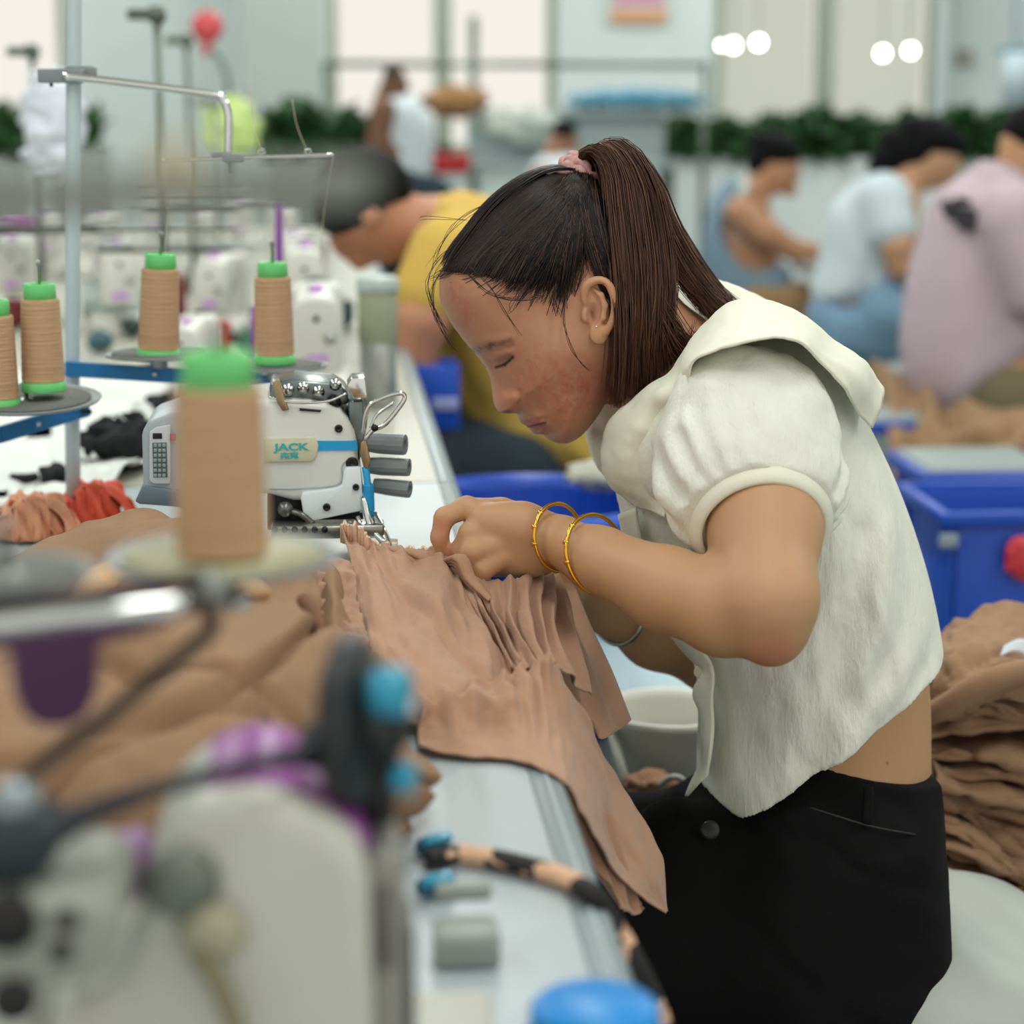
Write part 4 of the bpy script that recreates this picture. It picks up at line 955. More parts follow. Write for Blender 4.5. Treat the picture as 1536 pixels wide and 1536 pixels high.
# woman in the white T-shirt
figure('woman with dark hair tied back, white T-shirt and light blue jeans', 6.4, sk('skin_c', (196, 150, 118)), (1398, 236, 44, 50, 20),
    [(1340, 270), (1375, 285), (1372, 360), (1345, 450), (1350, 470), (1240, 470), (1235, 400), (1270, 310)], .13, .1,
    [([(1340, 310), (1345, 370), (1352, 400), (1420, 370)], [.06, .05, .042, .03], [-.15, -.19, -.19, -.1]), ([(1340, 320), (1360, 400), (1425, 380)], [.05, .04, .03], [.15, .15, .1])],
    [('hair', M_BLACKH, [('e', 1398, 208, 58, 32, .09), ('e', 1352, 222, 42, 20, .06, 0, 35), ('c', [(1375, 215), (1335, 235), (1308, 250)], [.07, .05, .02]), ('e', 1376, 220, 20, 34, .09), ('x', 1412, 262, 34, 34, .2, 10)])],
    [('shirt', mat('white_tee', (206, 220, 226), rough=.85), [(1305, 262), (1345, 262), (1362, 290), (1362, 345), (1345, 400), (1335, 455), (1225, 455), (1232, 380), (1248, 310)], .155, .1,
      [([(1325, 300), (1335, 340)], [.085, .078], [-.13, -.16])]),
     ('jeans', mat('light_denim', (128, 162, 190), rough=.9, noise=.1, nscale=9), [(1222, 450), (1300, 452), (1365, 470), (1372, 530), (1300, 545), (1222, 530)], .16, .08, [])],
    face=[(1438, 246, 9), (1425, 275, 16)], neck=[(1370, 262), (1335, 290)], legs=1, h=.010)
# person in the pink shirt
pkp = figure('person in a faded pink shirt with a black printed back, right picture edge', 5.0, sk('skin_d', (190, 145, 110)), (1556, 222, 58, 60, 10),
    [(1500, 270), (1560, 300), (1580, 400), (1560, 560), (1540, 600), (1400, 600), (1380, 540), (1400, 400), (1440, 290)], .16, .13,
    [([(1510, 330), (1560, 440), (1640, 470)], [.06, .05, .035], [-.19, -.22, -.15]), ([(1510, 330), (1580, 440), (1650, 470)], [.06, .05, .035], [.19, .2, .15])],
    [('hair', M_BLACKH, [('e', 1566, 200, 64, 48, .1), ('x', 1560, 260, 40, 30, .2, 10)])],
    [('shirt', mat('pink_shirt', (198, 180, 190), rough=.9, noise=.08, nscale=8), [(1450, 262), (1480, 240), (1530, 255), (1580, 290), (1600, 400), (1590, 500), (1520, 560), (1470, 590), (1420, 618), (1378, 608), (1356, 540), (1362, 440), (1385, 350), (1410, 290)], .18, .12,
      [([(1520, 330), (1560, 430)], [.09, .085], [-.17, -.2])]),
     ('trousers', mat('olive_cloth', (120, 112, 84), rough=.95), [(1440, 560), (1540, 540), (1640, 560), (1640, 660), (1450, 640)], .17, .09, [])],
    neck=[(1540, 250), (1510, 290)], legs=1, h=.009)
MK = mat('black_print', (62, 58, 64), rough=.9)
def blotch(pts, Y):
    return prism([(P(x, y, Y).x, P(x, y, Y).z) for x, y in pts], Y, Y+.03, 0)
mk('back_print', [blotch([(1418, 312), (1434, 300), (1446, 316), (1440, 334), (1424, 330)], 4.825), blotch([(1434, 322), (1452, 312), (1466, 318), (1468, 340), (1454, 350), (1440, 340)], 4.82),
    blotch([(1438, 296), (1456, 298), (1458, 306), (1444, 310)], 4.83), blotch([(1414, 306), (1424, 300), (1420, 318)], 4.83)], MK, pkp, smooth=False)
# standing worker by the middle window and a far head
figure('worker in white standing against the bright middle window', 8.0, sk('skin_e', (120, 84, 60)), (592, 120, 13, 21, 0),
    [(585, 150), (625, 158), (645, 210), (640, 300), (560, 300), (555, 210), (565, 160)], .11, .08,
    [([(575, 165), (566, 215), (600, 235)], [.05, .04, .03], [-.12, -.13, -.1])],
    [('hair', mat('brown_hair', (52, 38, 28), rough=.6), [('e', 590, 110, 15, 17, .075)])],
    [('shirt', mat('white_shirt_far', (205, 215, 222), rough=.9), [(582, 142), (622, 146), (650, 190), (652, 260), (640, 330), (560, 330), (550, 250), (560, 165)], .13, .08, []),
     ('trousers', MATS['navy_cloth'], [(560, 320), (640, 320), (645, 400), (555, 400)], .13, .07, [])],
    legs=.3, h=.012)
figure('far seated worker whose dark head shows above the seamstress\'s parting', 8.1, sk('skin_f', (160, 118, 92)), (846, 206, 17, 24, 0),
    [(838, 232), (870, 240), (885, 300), (880, 380), (800, 380), (795, 300), (812, 240)], .12, .09,
    [([(815, 265), (806, 320), (840, 345)], [.05, .04, .03], [-.13, -.15, -.2])],
    [('hair', M_BLACKH, [('e', 846, 196, 19, 18, .085)])],
    [('shirt', MATS['white_shirt_far'], [(832, 228), (862, 230), (888, 260), (890, 390), (795, 390), (785, 300), (800, 245)], .14, .09, [])],
    legs=-1, h=.012)
# ================================================================= benches and the work in hand
ZB = .78; XE = .154
M_TOP = mat('bench_laminate', (172, 182, 186), rough=.38, noise=.03, nscale=12); M_EDGE = mat('bench_edge', (132, 144, 148), rough=.35); M_EDGE2 = mat('bench_lip', (180, 192, 194), rough=.3)
M_LEGB = mat('bench_leg', (175, 182, 180), rough=.4, metal=.3); M_TOPF = mat('bench_laminate_far', (178, 178, 166), rough=.4, noise=.03, nscale=12)
def bench(x0, x1, y0, y1, lab, m=M_TOP):
    t = thing('sewing_bench', lab, 'workbench', ((x0+x1)/2, (y0+y1)/2, 0), 'long sewing benches')
    mk('top', quad(x0, x1-.024, y0, y1, ZB-.035, ZB), m, t, smooth=False)
    mk('edge_strip', prism([(x1-.024, ZB-.036), (x1-.024, ZB+.0005), (x1-.014, ZB+.0012), (x1-.004, ZB-.001), (x1, ZB-.008), (x1, ZB-.036)], y0, y1, .001), M_EDGE, t, auto=40)
    mk('edge_bead', tube([(x1-.0125, y0, ZB+.0006), (x1-.0125, y1, ZB+.0006)], .0014, 6), M_EDGE2, t)
    for x in (x0+.08, x1-.14):
        for y in (y0+.08, y1-.08): mk('leg', box((x, y, (ZB-.035)/2), (.04, .04, ZB-.035), .004), M_LEGB, t)
    mk('foot_rail', box(((x0+x1)/2, (y0+y1)/2, .15), (x1-x0-.3, .03, .03), .004), M_LEGB, t)
    return t
bench(-.95, XE, .12, 2.42, 'white-topped bench with a grey edge strip that the seamstress works at')
bench(-.95, XE, 2.425, 4.9, 'second bench in the same row, before the man in yellow', M_TOPF)
bench(-.95, XE, 4.905, 7.6, 'farthest bench of the left row', M_TOPF)
bench(-2.6, -1.1, 2.4, 5.2, 'bench beyond the row at the left, nearer half', M_TOPF)
bench(-2.6, -1.1, 5.205, 7.8, 'bench beyond the row at the left, farther half', M_TOPF)
# ---- brown garment
M_BR = mat('brown_crepe', (174, 134, 108), rough=.9, noise=.08, nscale=50, bump=.5, bscale=420, bdist=.0010, sheen=.15, stretch=(1, 1, .8))
def pl(rows): return [[P(*p) for p in r] for r in rows]
def onbp(G):
    G = G.copy(); m = G[..., 0] < XE+.012; z = G[..., 2]; lim = ZB+.003
    z2 = np.where(m, lim+np.log1p(np.exp(np.clip((z-lim)/.004, -30, 30)))*.004, z); k = np.clip((XE+.012-G[..., 0])/.02, 0, 1)
    G[..., 2] = z*(1-k)+z2*k
    return G
def pleat(n, amp, ph=0, pw=1, v0=0, dirv=True, seed=0):
    def f(u, v, G):
        a = v if dirv else u; b = u if dirv else v
        w = np.sin(a*n*2*PI+ph+1.8*fbm(a*6, b*2.2, a*0+seed, 2, seed)+.6*np.sin(b*4))
        return amp*np.sign(w)*np.abs(w)**pw*(v0+(1-v0)*np.clip(1-b*.75, 0, 1))+amp*.5*fbm(a*n*1.1, b*4, a*0, 3, seed+2)
    return f
def soft(amp, sc_=6, seed=0):
    return lambda u, v, G: amp*fbm(u*sc_+v*2, v*sc_-u*1.5, u*0, 3, seed)
gm = thing('ruffled_garment', 'tan-brown ruffled garment being fed through the white overlock machine', 'garment', P(700, 1000, 1.6))
A = pl([[(512, 800, 1.80), (560, 820, 1.78), (620, 826, 1.765), (675, 832, 1.755), (712, 862, 1.74)],
        [(524, 835, 1.73), (570, 850, 1.71), (635, 856, 1.70), (690, 872, 1.69), (722, 905, 1.69)],
        [(538, 905, 1.62), (595, 915, 1.595), (655, 925, 1.585), (715, 945, 1.59), (760, 965, 1.61)],
        [(555, 965, 1.53), (610, 980, 1.50), (680, 995, 1.49), (745, 1005, 1.50), (800, 1005, 1.545)],
        [(572, 1030, 1.455), (625, 1045, 1.43), (690, 1050, 1.43), (760, 1050, 1.45), (820, 1040, 1.52)],
        [(585, 1085, 1.43), (640, 1090, 1.425), (700, 1090, 1.43), (770, 1085, 1.45), (830, 1080, 1.53)]])
mk('front_panel', patch(A, 100, 120, lambda u, v, G: .006*fbm(u*4+v*3, v*5-u*2, u*0, 3, 1)+.004*np.sin((v*1.4+u*1.1)*13)*u*(1-u)*2.4-.008*np.exp(-((v-.10-.85*u)/.035)**2)*u*2*(1-u)+.006*np.exp(-((v-.18-.85*u)/.04)**2)*u+.003*np.sin(v*60+2*fbm(v*5, u, u*0, 2, 2))*np.exp(-(u/.12)**2), post=onbp), M_BR, gm)
Bp = pl([[(634, 1046, 1.425), (690, 1022, 1.45), (745, 1016, 1.47), (795, 992, 1.50), (832, 982, 1.525), (868, 1040, 1.55), (905, 1115, 1.575), (950, 1200, 1.58), (990, 1290, 1.57), (1002, 1367, 1.548)],
         [(630, 1066, 1.405), (692, 1050, 1.42), (748, 1048, 1.435), (800, 1040, 1.46), (840, 1055, 1.485), (870, 1110, 1.505), (902, 1175, 1.53), (940, 1250, 1.53), (980, 1310, 1.535), (1001, 1367, 1.545)],
         [(628, 1098, 1.395), (694, 1095, 1.395), (752, 1098, 1.405), (805, 1105, 1.395), (845, 1130, 1.385), (875, 1180, 1.405), (905, 1235, 1.475), (940, 1295, 1.50), (974, 1335, 1.52), (1000, 1368, 1.542)],
         [(628, 1122, 1.372), (700, 1137, 1.358), (760, 1143, 1.352), (806, 1156, 1.332), (848, 1188, 1.315), (876, 1225, 1.35), (904, 1270, 1.40), (938, 1318, 1.45), (970, 1350, 1.50), (1000, 1368, 1.54)]])
def fB(u, v, G):
    fade = np.clip((.6-v)/.25, 0, 1); tip = np.clip((1-v)/.2, 0, 1)
    return .0045*np.sin(v*88+3.5*fbm(v*7, u*1.5, u*0, 2, 3))*fade*np.clip(1-u*.85, 0, 1)+tip*(1-.7*u)*(.006*fbm(v*9, u*3, u*0, 3, 5)+.004*np.sin(v*22+u*2)*np.clip(u+.2, 0, 1))
mk('hem_ruffle', patch(Bp, 70, 240, fB, post=onbp), M_BR, gm, label='broad ruffled hem trailing over the bench edge')
Dp = pl([[(682, 848, 1.735), (722, 868, 1.72), (770, 866, 1.72), (812, 862, 1.75), (838, 862, 1.79)],
         [(700, 905, 1.68), (735, 920, 1.655), (778, 915, 1.65), (815, 915, 1.69), (850, 925, 1.73)],
         [(728, 962, 1.60), (760, 965, 1.585), (792, 960, 1.59), (825, 960, 1.63), (868, 980, 1.68)],
         [(752, 1008, 1.535), (782, 1006, 1.525), (812, 1000, 1.53), (842, 1002, 1.56), (885, 1045, 1.62)]])
mk('gathered_ruffle', patch(Dp, 90, 200, lambda u, v, G: .0065*np.sin(v*46+2.6*fbm(v*5, u*2, u*0, 2, 7)+u*2)*(.35+.65*np.sin(np.clip(u, 0, 1)*PI))+.003*fbm(v*14, u*3, u*0, 3, 8)*(1-v*.5)), M_BR, gm)
Ep = pl([[(790, 862, 1.79), (815, 862, 1.80), (838, 866, 1.83), (852, 872, 1.86)],
         [(800, 930, 1.72), (840, 930, 1.745), (860, 930, 1.79), (882, 938, 1.82)],
         [(828, 1010, 1.68), (875, 1008, 1.70), (895, 1005, 1.74), (918, 1008, 1.78)],
         [(896, 1090, 1.66), (905, 1107, 1.66), (920, 1100, 1.68), (935, 1090, 1.71), (948, 1079, 1.74)]])
mk('back_panel', patch(Ep, 60, 50, lambda u, v, G: .004*np.sin(v*14+u*2)*(1-u*.6)), M_BR, gm)
Cp = pl([[(842, 1178, 1.415), (862, 1195, 1.435), (885, 1205, 1.455), (910, 1222, 1.49), (930, 1240, 1.51)],
         [(868, 1240, 1.425), (885, 1255, 1.44), (905, 1262, 1.46), (925, 1280, 1.49), (942, 1300, 1.51)],
         [(898, 1300, 1.43), (910, 1312, 1.445), (925, 1322, 1.46), (942, 1335, 1.49), (958, 1350, 1.51)],
         [(926, 1345, 1.44), (934, 1362, 1.45), (944, 1368, 1.47), (956, 1372, 1.49), (968, 1362, 1.51)]])
mk('inner_layer', patch(Cp, 60, 90, lambda u, v, G: .004*np.sin(v*26+2*fbm(v*5, u*2, u*0, 2, 4))*np.clip((1-u)/.3, .2, 1)), M_BR, gm)
Fp = pl([[(446, 852, 1.66), (470, 848, 1.665), (500, 838, 1.69), (528, 838, 1.722)],
         [(452, 900, 1.575), (478, 905, 1.565), (512, 902, 1.59), (540, 905, 1.615)],
         [(470, 955, 1.50), (500, 960, 1.485), (530, 962, 1.505), (556, 966, 1.526)],
         [(505, 1010, 1.44), (530, 1015, 1.435), (555, 1020, 1.44), (573, 1030, 1.452)]])
mk('side_ruffle', patch(Fp, 120, 60, lambda u, v, G: .0045*np.sin(u*62+2.2*fbm(u*5, v*2, u*0, 2, 3)+v*1.2)*np.clip(1.1-v, .15, 1)+.0025*fbm(u*14, v*5, u*0, 2, 6)), M_BR, gm)
# frilled seam with its pale overlocked edge
sp = catmull([P(512, 790, 1.81), P(535, 796, 1.80), P(552, 815, 1.785), P(580, 828, 1.775), P(625, 830, 1.765), P(672, 838, 1.755), P(708, 862, 1.74)], 160)
fr1 = sp.copy(); fr2 = sp.copy(); k = np.arange(160)
wv1 = fbm(k*.33, k*0, k*0, 3, 5); wv2 = fbm(k*.33, k*0+9, k*0, 3, 6)
fr1[:, 2] += .003+.0035*wv1; fr1[:, 1] += .006*wv2; fr2[:, 2] -= .012; fr2[:, 1] -= .012+.003*wv1
mk('seam_frill', patch([fr2, (fr1+fr2)/2+np.array((0, -.003, .003)), fr1], 10, 420), mat('brown_frill', (184, 144, 118), rough=.9, bump=.5, bscale=420), gm)
fr1[:, 2] += .0008; mk('overlock_stitch', tube(fr1, .0013, 6, 500), mat('pale_thread', (226, 205, 180), rough=.8), gm)
tw = catmull([P(560, 826, 1.775), P(620, 836, 1.755), P(672, 848, 1.735), P(720, 890, 1.70), P(745, 925, 1.665)], 120)
mk('twisted_fold', [tube(tw+np.stack([.0*k[:120], .004*np.cos(k[:120]*.12+q), .004*np.sin(k[:120]*.12+q)], 1), [.0035, .0055, .006, .0075, .004], 8, 160, flat=.55) for q in (0, 2.1, 4.2)], M_BR, gm)
tw = catmull([P(664, 846, 1.735), P(690, 842, 1.71), P(705, 872, 1.70), P(735, 905, 1.68)], 60)
mk('pinched_fold', [tube(tw+np.array((0, q*.006, -q*.004)), [.003, .007, .006, .003], 8, 60, flat=.5) for q in (-1, 0, 1)], M_BR, gm)
# ---- big bundle of brown garments behind the front machine
Gp = pl([[(-60, 840, 1.62), (110, 815, 1.72), (200, 764, 1.74), (290, 772, 1.72), (400, 805, 1.70), (490, 850, 1.66), (520, 900, 1.62)],
         [(-60, 900, 1.50), (100, 870, 1.52), (210, 835, 1.52), (310, 850, 1.48), (410, 870, 1.47), (500, 915, 1.47), (560, 965, 1.46)],
         [(-60, 1000, 1.36), (90, 970, 1.34), (220, 940, 1.32), (330, 940, 1.30), (430, 950, 1.30), (520, 1000, 1.32), (600, 1060, 1.34)],
         [(-60, 1100, 1.22), (90, 1080, 1.20), (220, 1070, 1.17), (340, 1060, 1.16), (450, 1070, 1.17), (550, 1100, 1.22), (650, 1130, 1.28)],
         [(-60, 1220, 1.12), (90, 1210, 1.10), (220, 1200, 1.07), (340, 1180, 1.06), (450, 1180, 1.09), (560, 1190, 1.15), (652, 1215, 1.23)],
         [(-60, 1400, 1.05), (90, 1390, 1.03), (220, 1370, 1.02), (340, 1330, 1.02), (450, 1300, 1.06), (560, 1280, 1.14), (640, 1262, 1.22)]])
gb = thing('garment_bundle', 'big heap of tan-brown garments behind the near machine', 'garments', P(300, 1100, 1.3))
mk('cloth', patch(Gp, 150, 170, lambda u, v, G: .016*fbm(G[..., 0]*9+3, G[..., 1]*7, G[..., 2]*9, 4, 21)-.02*np.exp(-((v-.80-.05*np.sin(u*7))/.02)**2)+.006*np.sin(u*16+v*9)-.016*np.exp(-((u-.95+.75*v+.04*np.sin(v*9))/.018)**2)*(v > .15)-.012*np.exp(-((u-.42-.3*v)/.014)**2)-.012*np.exp(-((u-.72+.15*v)/.016)**2)*(v < .6), .003, post=onbp), mat('brown_bulk_shaded', (148, 116, 88), rough=.9, noise=.1, nscale=20), gb)  # brown darkened: the shadow over the heap is put into the colour
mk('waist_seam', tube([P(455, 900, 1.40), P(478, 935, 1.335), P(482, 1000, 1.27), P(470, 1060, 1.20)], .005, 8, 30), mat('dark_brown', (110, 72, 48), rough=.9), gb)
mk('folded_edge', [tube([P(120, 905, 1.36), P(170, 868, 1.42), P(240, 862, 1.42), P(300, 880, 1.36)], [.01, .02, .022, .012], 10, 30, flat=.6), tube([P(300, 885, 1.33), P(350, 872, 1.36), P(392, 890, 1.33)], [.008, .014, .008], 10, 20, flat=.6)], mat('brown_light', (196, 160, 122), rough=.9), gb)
# ---- leopard print strap with its blue clips
M_LEO = mat('leopard', (200, 160, 130), rough=.7); nt = M_LEO.node_tree; N_ = nt.nodes; vz = N_.new('ShaderNodeTexNoise'); vz.inputs['Scale'].default_value = 42; vz.inputs['Detail'].default_value = 1.5; vz.inputs['Distortion'].default_value = .6
tcn = N_.new('ShaderNodeTexCoord'); cr = N_.new('ShaderNodeValToRGB'); cr.color_ramp.interpolation = 'CONSTANT'; e = cr.color_ramp.elements; e[0].position = 0; e[0].color = (.012, .010, .012, 1); e[1].position = .545; e[1].color = lin((214, 172, 140))+(1,)
nt.links.new(tcn.outputs['Object'], vz.inputs['Vector']); nt.links.new(vz.outputs['Fac'], cr.inputs[0]); nt.links.new(cr.outputs[0], N_['Principled BSDF'].inputs['Base Color'])
st = thing('cloth_strap', 'leopard-print cloth strap trailing over the bench edge', 'strap', P(800, 1300, 1.2))
mk('strap', tube([Pz(640, 1288, ZB+.007), Pz(700, 1282, ZB+.007), Pz(780, 1297, ZB+.007), Pz(850, 1318, ZB+.007), Pz(893, 1345, ZB+.006), P(925, 1395, 1.12), P(950, 1445, 1.115), P(975, 1505, 1.12), P(1000, 1580, 1.13)], [.0065, .007, .0072, .007, .007, .0072, .0085, .010, .011], 12, 110, flat=.8), M_LEO, st)
M_TEAL = mat('teal_plastic', (50, 150, 180), rough=.3); 
for (x, y, lab) in ((650, 1262, 'upper'), (652, 1322, 'lower')):
    c = Pz(x, y+10, ZB+.006); o = thing('clip', 'dark teal plastic clip on the strap, the %s one of two' % lab, 'clip', c)
    mk('jaw', box(c, (.022, .012, .010), .004, (0, .1, .2)), mat('teal_dark', (40, 95, 115), rough=.35), o); mk('grip', box(c+Vector((.002, -.004, .007)), (.018, .010, .005), .002, (0, -.15, .2)), M_TEAL, o)
    o['category'] = 'clip'
# blue lid at the bottom, grey block on the bench
lc = Pz(892, 1560, ZB)
o = thing('round_tin', 'bright blue round tin on the bench corner at the bottom', 'tin', lc)
mk('lid', lathe([(.029, 0), (.031, .002), (.031, .016), (.028, .019), (.0, .0195)], 40, Matrix.Translation(lc)), mat('bright_blue', (20, 140, 220), rough=.4), o); mk('rim', lathe([(.0315, .001), (.0330, .0015), (.0330, .004), (.0315, .0045)], 40, Matrix.Translation(lc), cap=False), MATS['bright_blue'], o)
bc_ = Pz(700, 1440, ZB); o = thing('metal_block', 'small grey-beige machine fitting on the bench beside the strap', 'fitting', bc_)
mk('base', box(bc_+Vector((0, 0, .010)), (.034, .03, .02), .004), mat('grey_beige', (150, 156, 150), rough=.5), o); mk('lever', box(bc_+Vector((0, .02, .03)), (.03, .008, .010), .003), MATS['grey_beige'], o)
# ================================================================= overlock machine in use
M_WHT = mat('machine_white', (214, 218, 213), rough=.3, spec=.5); M_CHR = mat('chrome', (215, 218, 216), rough=.18, metal=1); M_DARK = mat('dark_iron', (34, 36, 38), rough=.45, metal=.4)
M_GREY = mat('plastic_grey', (128, 136, 138), rough=.35); M_LGREY = mat('panel_grey', (160, 168, 174), rough=.4); M_BLUE = mat('stripe_blue', (30, 158, 214), rough=.35); M_BLK = mat('screw_black', (22, 20, 22), rough=.4)
M_LTXT = mat('letter_teal', (60, 170, 176), rough=.4); M_BADGE = mat('badge', (206, 205, 176), rough=.3, noise=.12, nscale=60)
YM = 1.85
def q(pts, Y=YM): return [(P(x, y, Y).x, P(x, y, Y).z) for x, y in pts]
ov = thing('overlock_machine', 'white overlock sewing machine with a blue stripe, sewing the tan garment', 'sewing machine', (P(410, 0, YM).x, 1.92, ZB))
bodyp = [(262, 640), (275, 626), (320, 612), (400, 602), (450, 601), (484, 606), (508, 614), (522, 628), (532, 648), (536, 668), (537, 690), (541, 700), (541, 735), (455, 752), (440, 752), (405, 742), (300, 740), (262, 738)]
mk('head', prism(q(bodyp), YM, YM+.13, .006, seg=3), M_WHT, ov, auto=50)
mk('bed', box(((P(210, 0, YM).x+P(560, 0, YM).x)/2, YM+.06, ZB+.018), (.21, .20, .036), .006), M_WHT, ov)
mk('needle_plate', [box((P(478, 0, YM).x, YM-.012, P(478, 790, YM).z), (.10, .03, .012), .002)], mat('plate_steel', (160, 160, 152), rough=.3, metal=.9), ov)
mk('looper_housing', prism(q([(400, 742), (455, 752), (458, 788), (545, 772), (548, 800), (400, 800)]), YM+.012, YM+.10, .002), M_DARK, ov)
for k in range(6):
    c = P(412+k*15, 794, YM-.028); mk('plate_screw', cyl(c, c+Vector((0, -.003, 0)), .0028, 12), M_BLK, ov)
mk('looper_lever', [tube([P(430, 765, YM), P(452, 772, YM-.008), P(470, 786, YM-.01)], .003, 8, 12), cyl(P(428, 764, YM+.01), P(428, 764, YM-.006), .007, 16)], mat('steel_dark', (110, 110, 108), rough=.3, metal=.8), ov)
cov = [(451, 746), (454, 739), (505, 732), (513, 728), (516, 706), (520, 701), (541, 700), (546, 765), (460, 783), (457, 782)]
mk('cover_plate', prism(q(cov, YM-.006), YM-.008, YM+.004, .0015), mat('cover_white', (222, 232, 234), rough=.3), ov, auto=40)
for (x, y, r, lab) in ((508, 643, .0036, 0), (528, 695, .0056, 0), (534, 731, .003, 1), (490, 761, .0034, 1)):
    Ys = YM-(.010 if lab else .001); c = P(x, y, Ys); mk('screw', lathe([(r, .004), (r, -.0005), (r*.8, -.0012), (r*.4, -.0012), (r*.35, .0002)], 20, frame(c, c+Vector((0, 1, 0)))), M_BLK, ov)
mk('stripe', prism(q([(470, 661), (535, 661), (537, 675), (470, 676)], YM), YM-.0012, YM+.002), M_BLUE, ov, smooth=False)
bp = [(396, 657), (470, 655), (476, 660), (478, 668), (475, 684), (468, 692), (396, 693)]
bd = mk('badge', prism(q(bp, YM), YM-.003, YM+.001, .001), M_BADGE, ov)
c = P(437, 671, YM-.0033)
text('JACK', .0088, M_LTXT, bd, c, (R(90), 0, 0), 'lettering', .0002, 1.45, .0003)
c = P(434, 684, YM-.0033)
text('杰克', .0062, M_LTXT, bd, c, (R(90), 0, 0), 'lettering', .0002, 1.3, .0003)
mk('slot', prism(q([(449, 612), (482, 615), (480, 618), (450, 616)], YM-.0003), YM-.0015, YM+.001), M_BLK, ov, smooth=False)
mk('crease_line', tube([P(404, 733, YM-.0005), P(450, 733, YM-.0005), P(508, 726, YM-.0005), P(513, 700, YM-.0005), P(520, 690, YM-.0005)], .0006, 6, 20), M_LGREY, ov)
# motor and control panel at the left end
cp = mk('control_box', prism(q([(214, 645), (226, 628), (262, 616), (290, 612), (290, 748), (222, 742), (216, 728)]), YM-.01, YM+.09, .004, seg=3), M_LGREY, ov, auto=40)
mk('panel_plate', prism(q([(224, 648), (234, 641), (256, 637), (256, 726), (230, 726), (224, 720)], YM-.012), YM-.013, YM-.009, .001), mat('panel_light', (188, 194, 196), rough=.4), cp)
g_ = []
for i in range(3):
    for j in range(7): g_.append(box(P(233+i*6.5, 668+j*7.5, YM-.0138), (.0028, .0016, .0030), .0005))
mk('key_pad', box(P(240, 690, YM-.0132), (.0125, .001, .031), .0004), mat('pad_dark', (78, 92, 92), rough=.5), cp)
for gg in g_: mk('button', gg, mat('key_grey', (140, 152, 150), rough=.5), cp)
mk('display', box(P(236, 654, YM-.0134), (.008, .001, .005), .0003), M_DARK, cp); mk('red_mark', box(P(260, 656, YM-.0135), (.005, .0012, .006), .0003), mat('mark_red', (170, 60, 80), rough=.5), cp)
mk('control_foot', prism(q([(202, 752), (216, 728), (262, 734), (290, 738), (290, 762), (210, 756)], YM-.012), YM-.014, YM+.09, .002), mat('blue_grey', (96, 110, 122), rough=.4), ov)
# thread guides on top
mk('tension_block', prism(q([(404, 575), (440, 568), (500, 573), (520, 585), (526, 606), (500, 610), (404, 600)], YM+.02), YM+.02, YM+.085, .004), mat('smoked_metal', (120, 128, 128), rough=.25, metal=.7), ov)
for (x, y) in ((455, 582), (478, 588), (432, 585), (503, 577), (503, 603)):
    c = P(x, y, YM+.012); mk('tension_dial', lathe([(.0045, .006), (.0055, 0), (.003, -.002), (.002, -.006), (.003, -.007)], 18, frame(c, c+Vector((0, 1, 0)))), M_CHR if y < 600 else M_BLK, ov)
mk('guide_wire', tube([P(404, 596, YM), P(440, 604, YM-.004), P(490, 602, YM-.004), P(520, 590, YM)], .0012, 6, 20), M_CHR, ov)
mk('guide_clip', prism(q([(408, 572), (418, 568), (430, 604), (434, 614), (424, 616), (416, 604)], YM), YM-.004, YM+.006, .001), mat('brass', (160, 142, 110), rough=.35, metal=.8), ov)
mk('end_bracket', prism(q([(520, 578), (527, 566), (548, 565), (552, 600), (541, 597), (530, 598)], YM), YM-.002, YM+.03, .0015), M_CHR, ov)
mk('side_plate', prism(q([(522, 602), (545, 600), (548, 650), (540, 690), (546, 740), (538, 740), (533, 660), (524, 630)], YM+.01), YM+.008, YM+.10, .002), mat('smoked_metal2', (120, 130, 130), rough=.3, metal=.8), ov)
mk('take_up_lever', [tube([P(545, 650, YM-.01), P(552, 612, YM-.012), P(572, 598, YM-.012), P(600, 590, YM-.012), P(607, 597, YM-.012), P(598, 612, YM-.012), P(578, 636, YM-.012), P(560, 645, YM-.01), P(548, 658, YM-.01)], .0022, 8, 60), tube([P(556, 642, YM-.012), P(566, 622, YM-.012), P(590, 604, YM-.012)], .0016, 6, 20)], M_CHR, ov)
mk('lever_screw', cyl(P(562, 642, YM-.006), P(562, 642, YM-.018), .0032, 14), M_BLK, ov)
for k, (a, b, ra, rb) in enumerate((((551, 664), (608, 667), .0082, .0096), ((553, 698), (614, 701), .0074, .0082), ((562, 728), (615, 734), .0068, .0080))):
    A_ = P(a[0], a[1], YM+.02); B_ = P(b[0], b[1], YM+.008)
    mk('tension_knob', lathe([(ra, 0), (ra*1.15, .012), (rb, (B_-A_).length-.003), (rb*.96, (B_-A_).length), (rb*.5, (B_-A_).length), (rb*.45, (B_-A_).length-.004)], 14, frame(A_, B_)), M_GREY, ov, auto=25)
mk('brass_lever', prism(q([(541, 664), (549, 658), (556, 690), (552, 705), (545, 700), (540, 680)], YM-.006), YM-.008, YM-.002, .001), MATS['brass'], ov)
sp_ = []
for i in range(120): a = i*.9; t_ = i/119; c = P(552+2*t_, 727+38*t_, YM-.008); sp_.append((c.x+.0042*math.cos(a), c.y+.0042*math.sin(a), c.z))
mk('blue_spring', tube(sp_, .0011, 6), M_BLUE, ov); mk('spring_rod', tube([P(548, 700, YM-.004), P(552, 730, YM-.008), P(556, 775, YM-.008)], .0034, 8, 10), M_BLUE, ov)
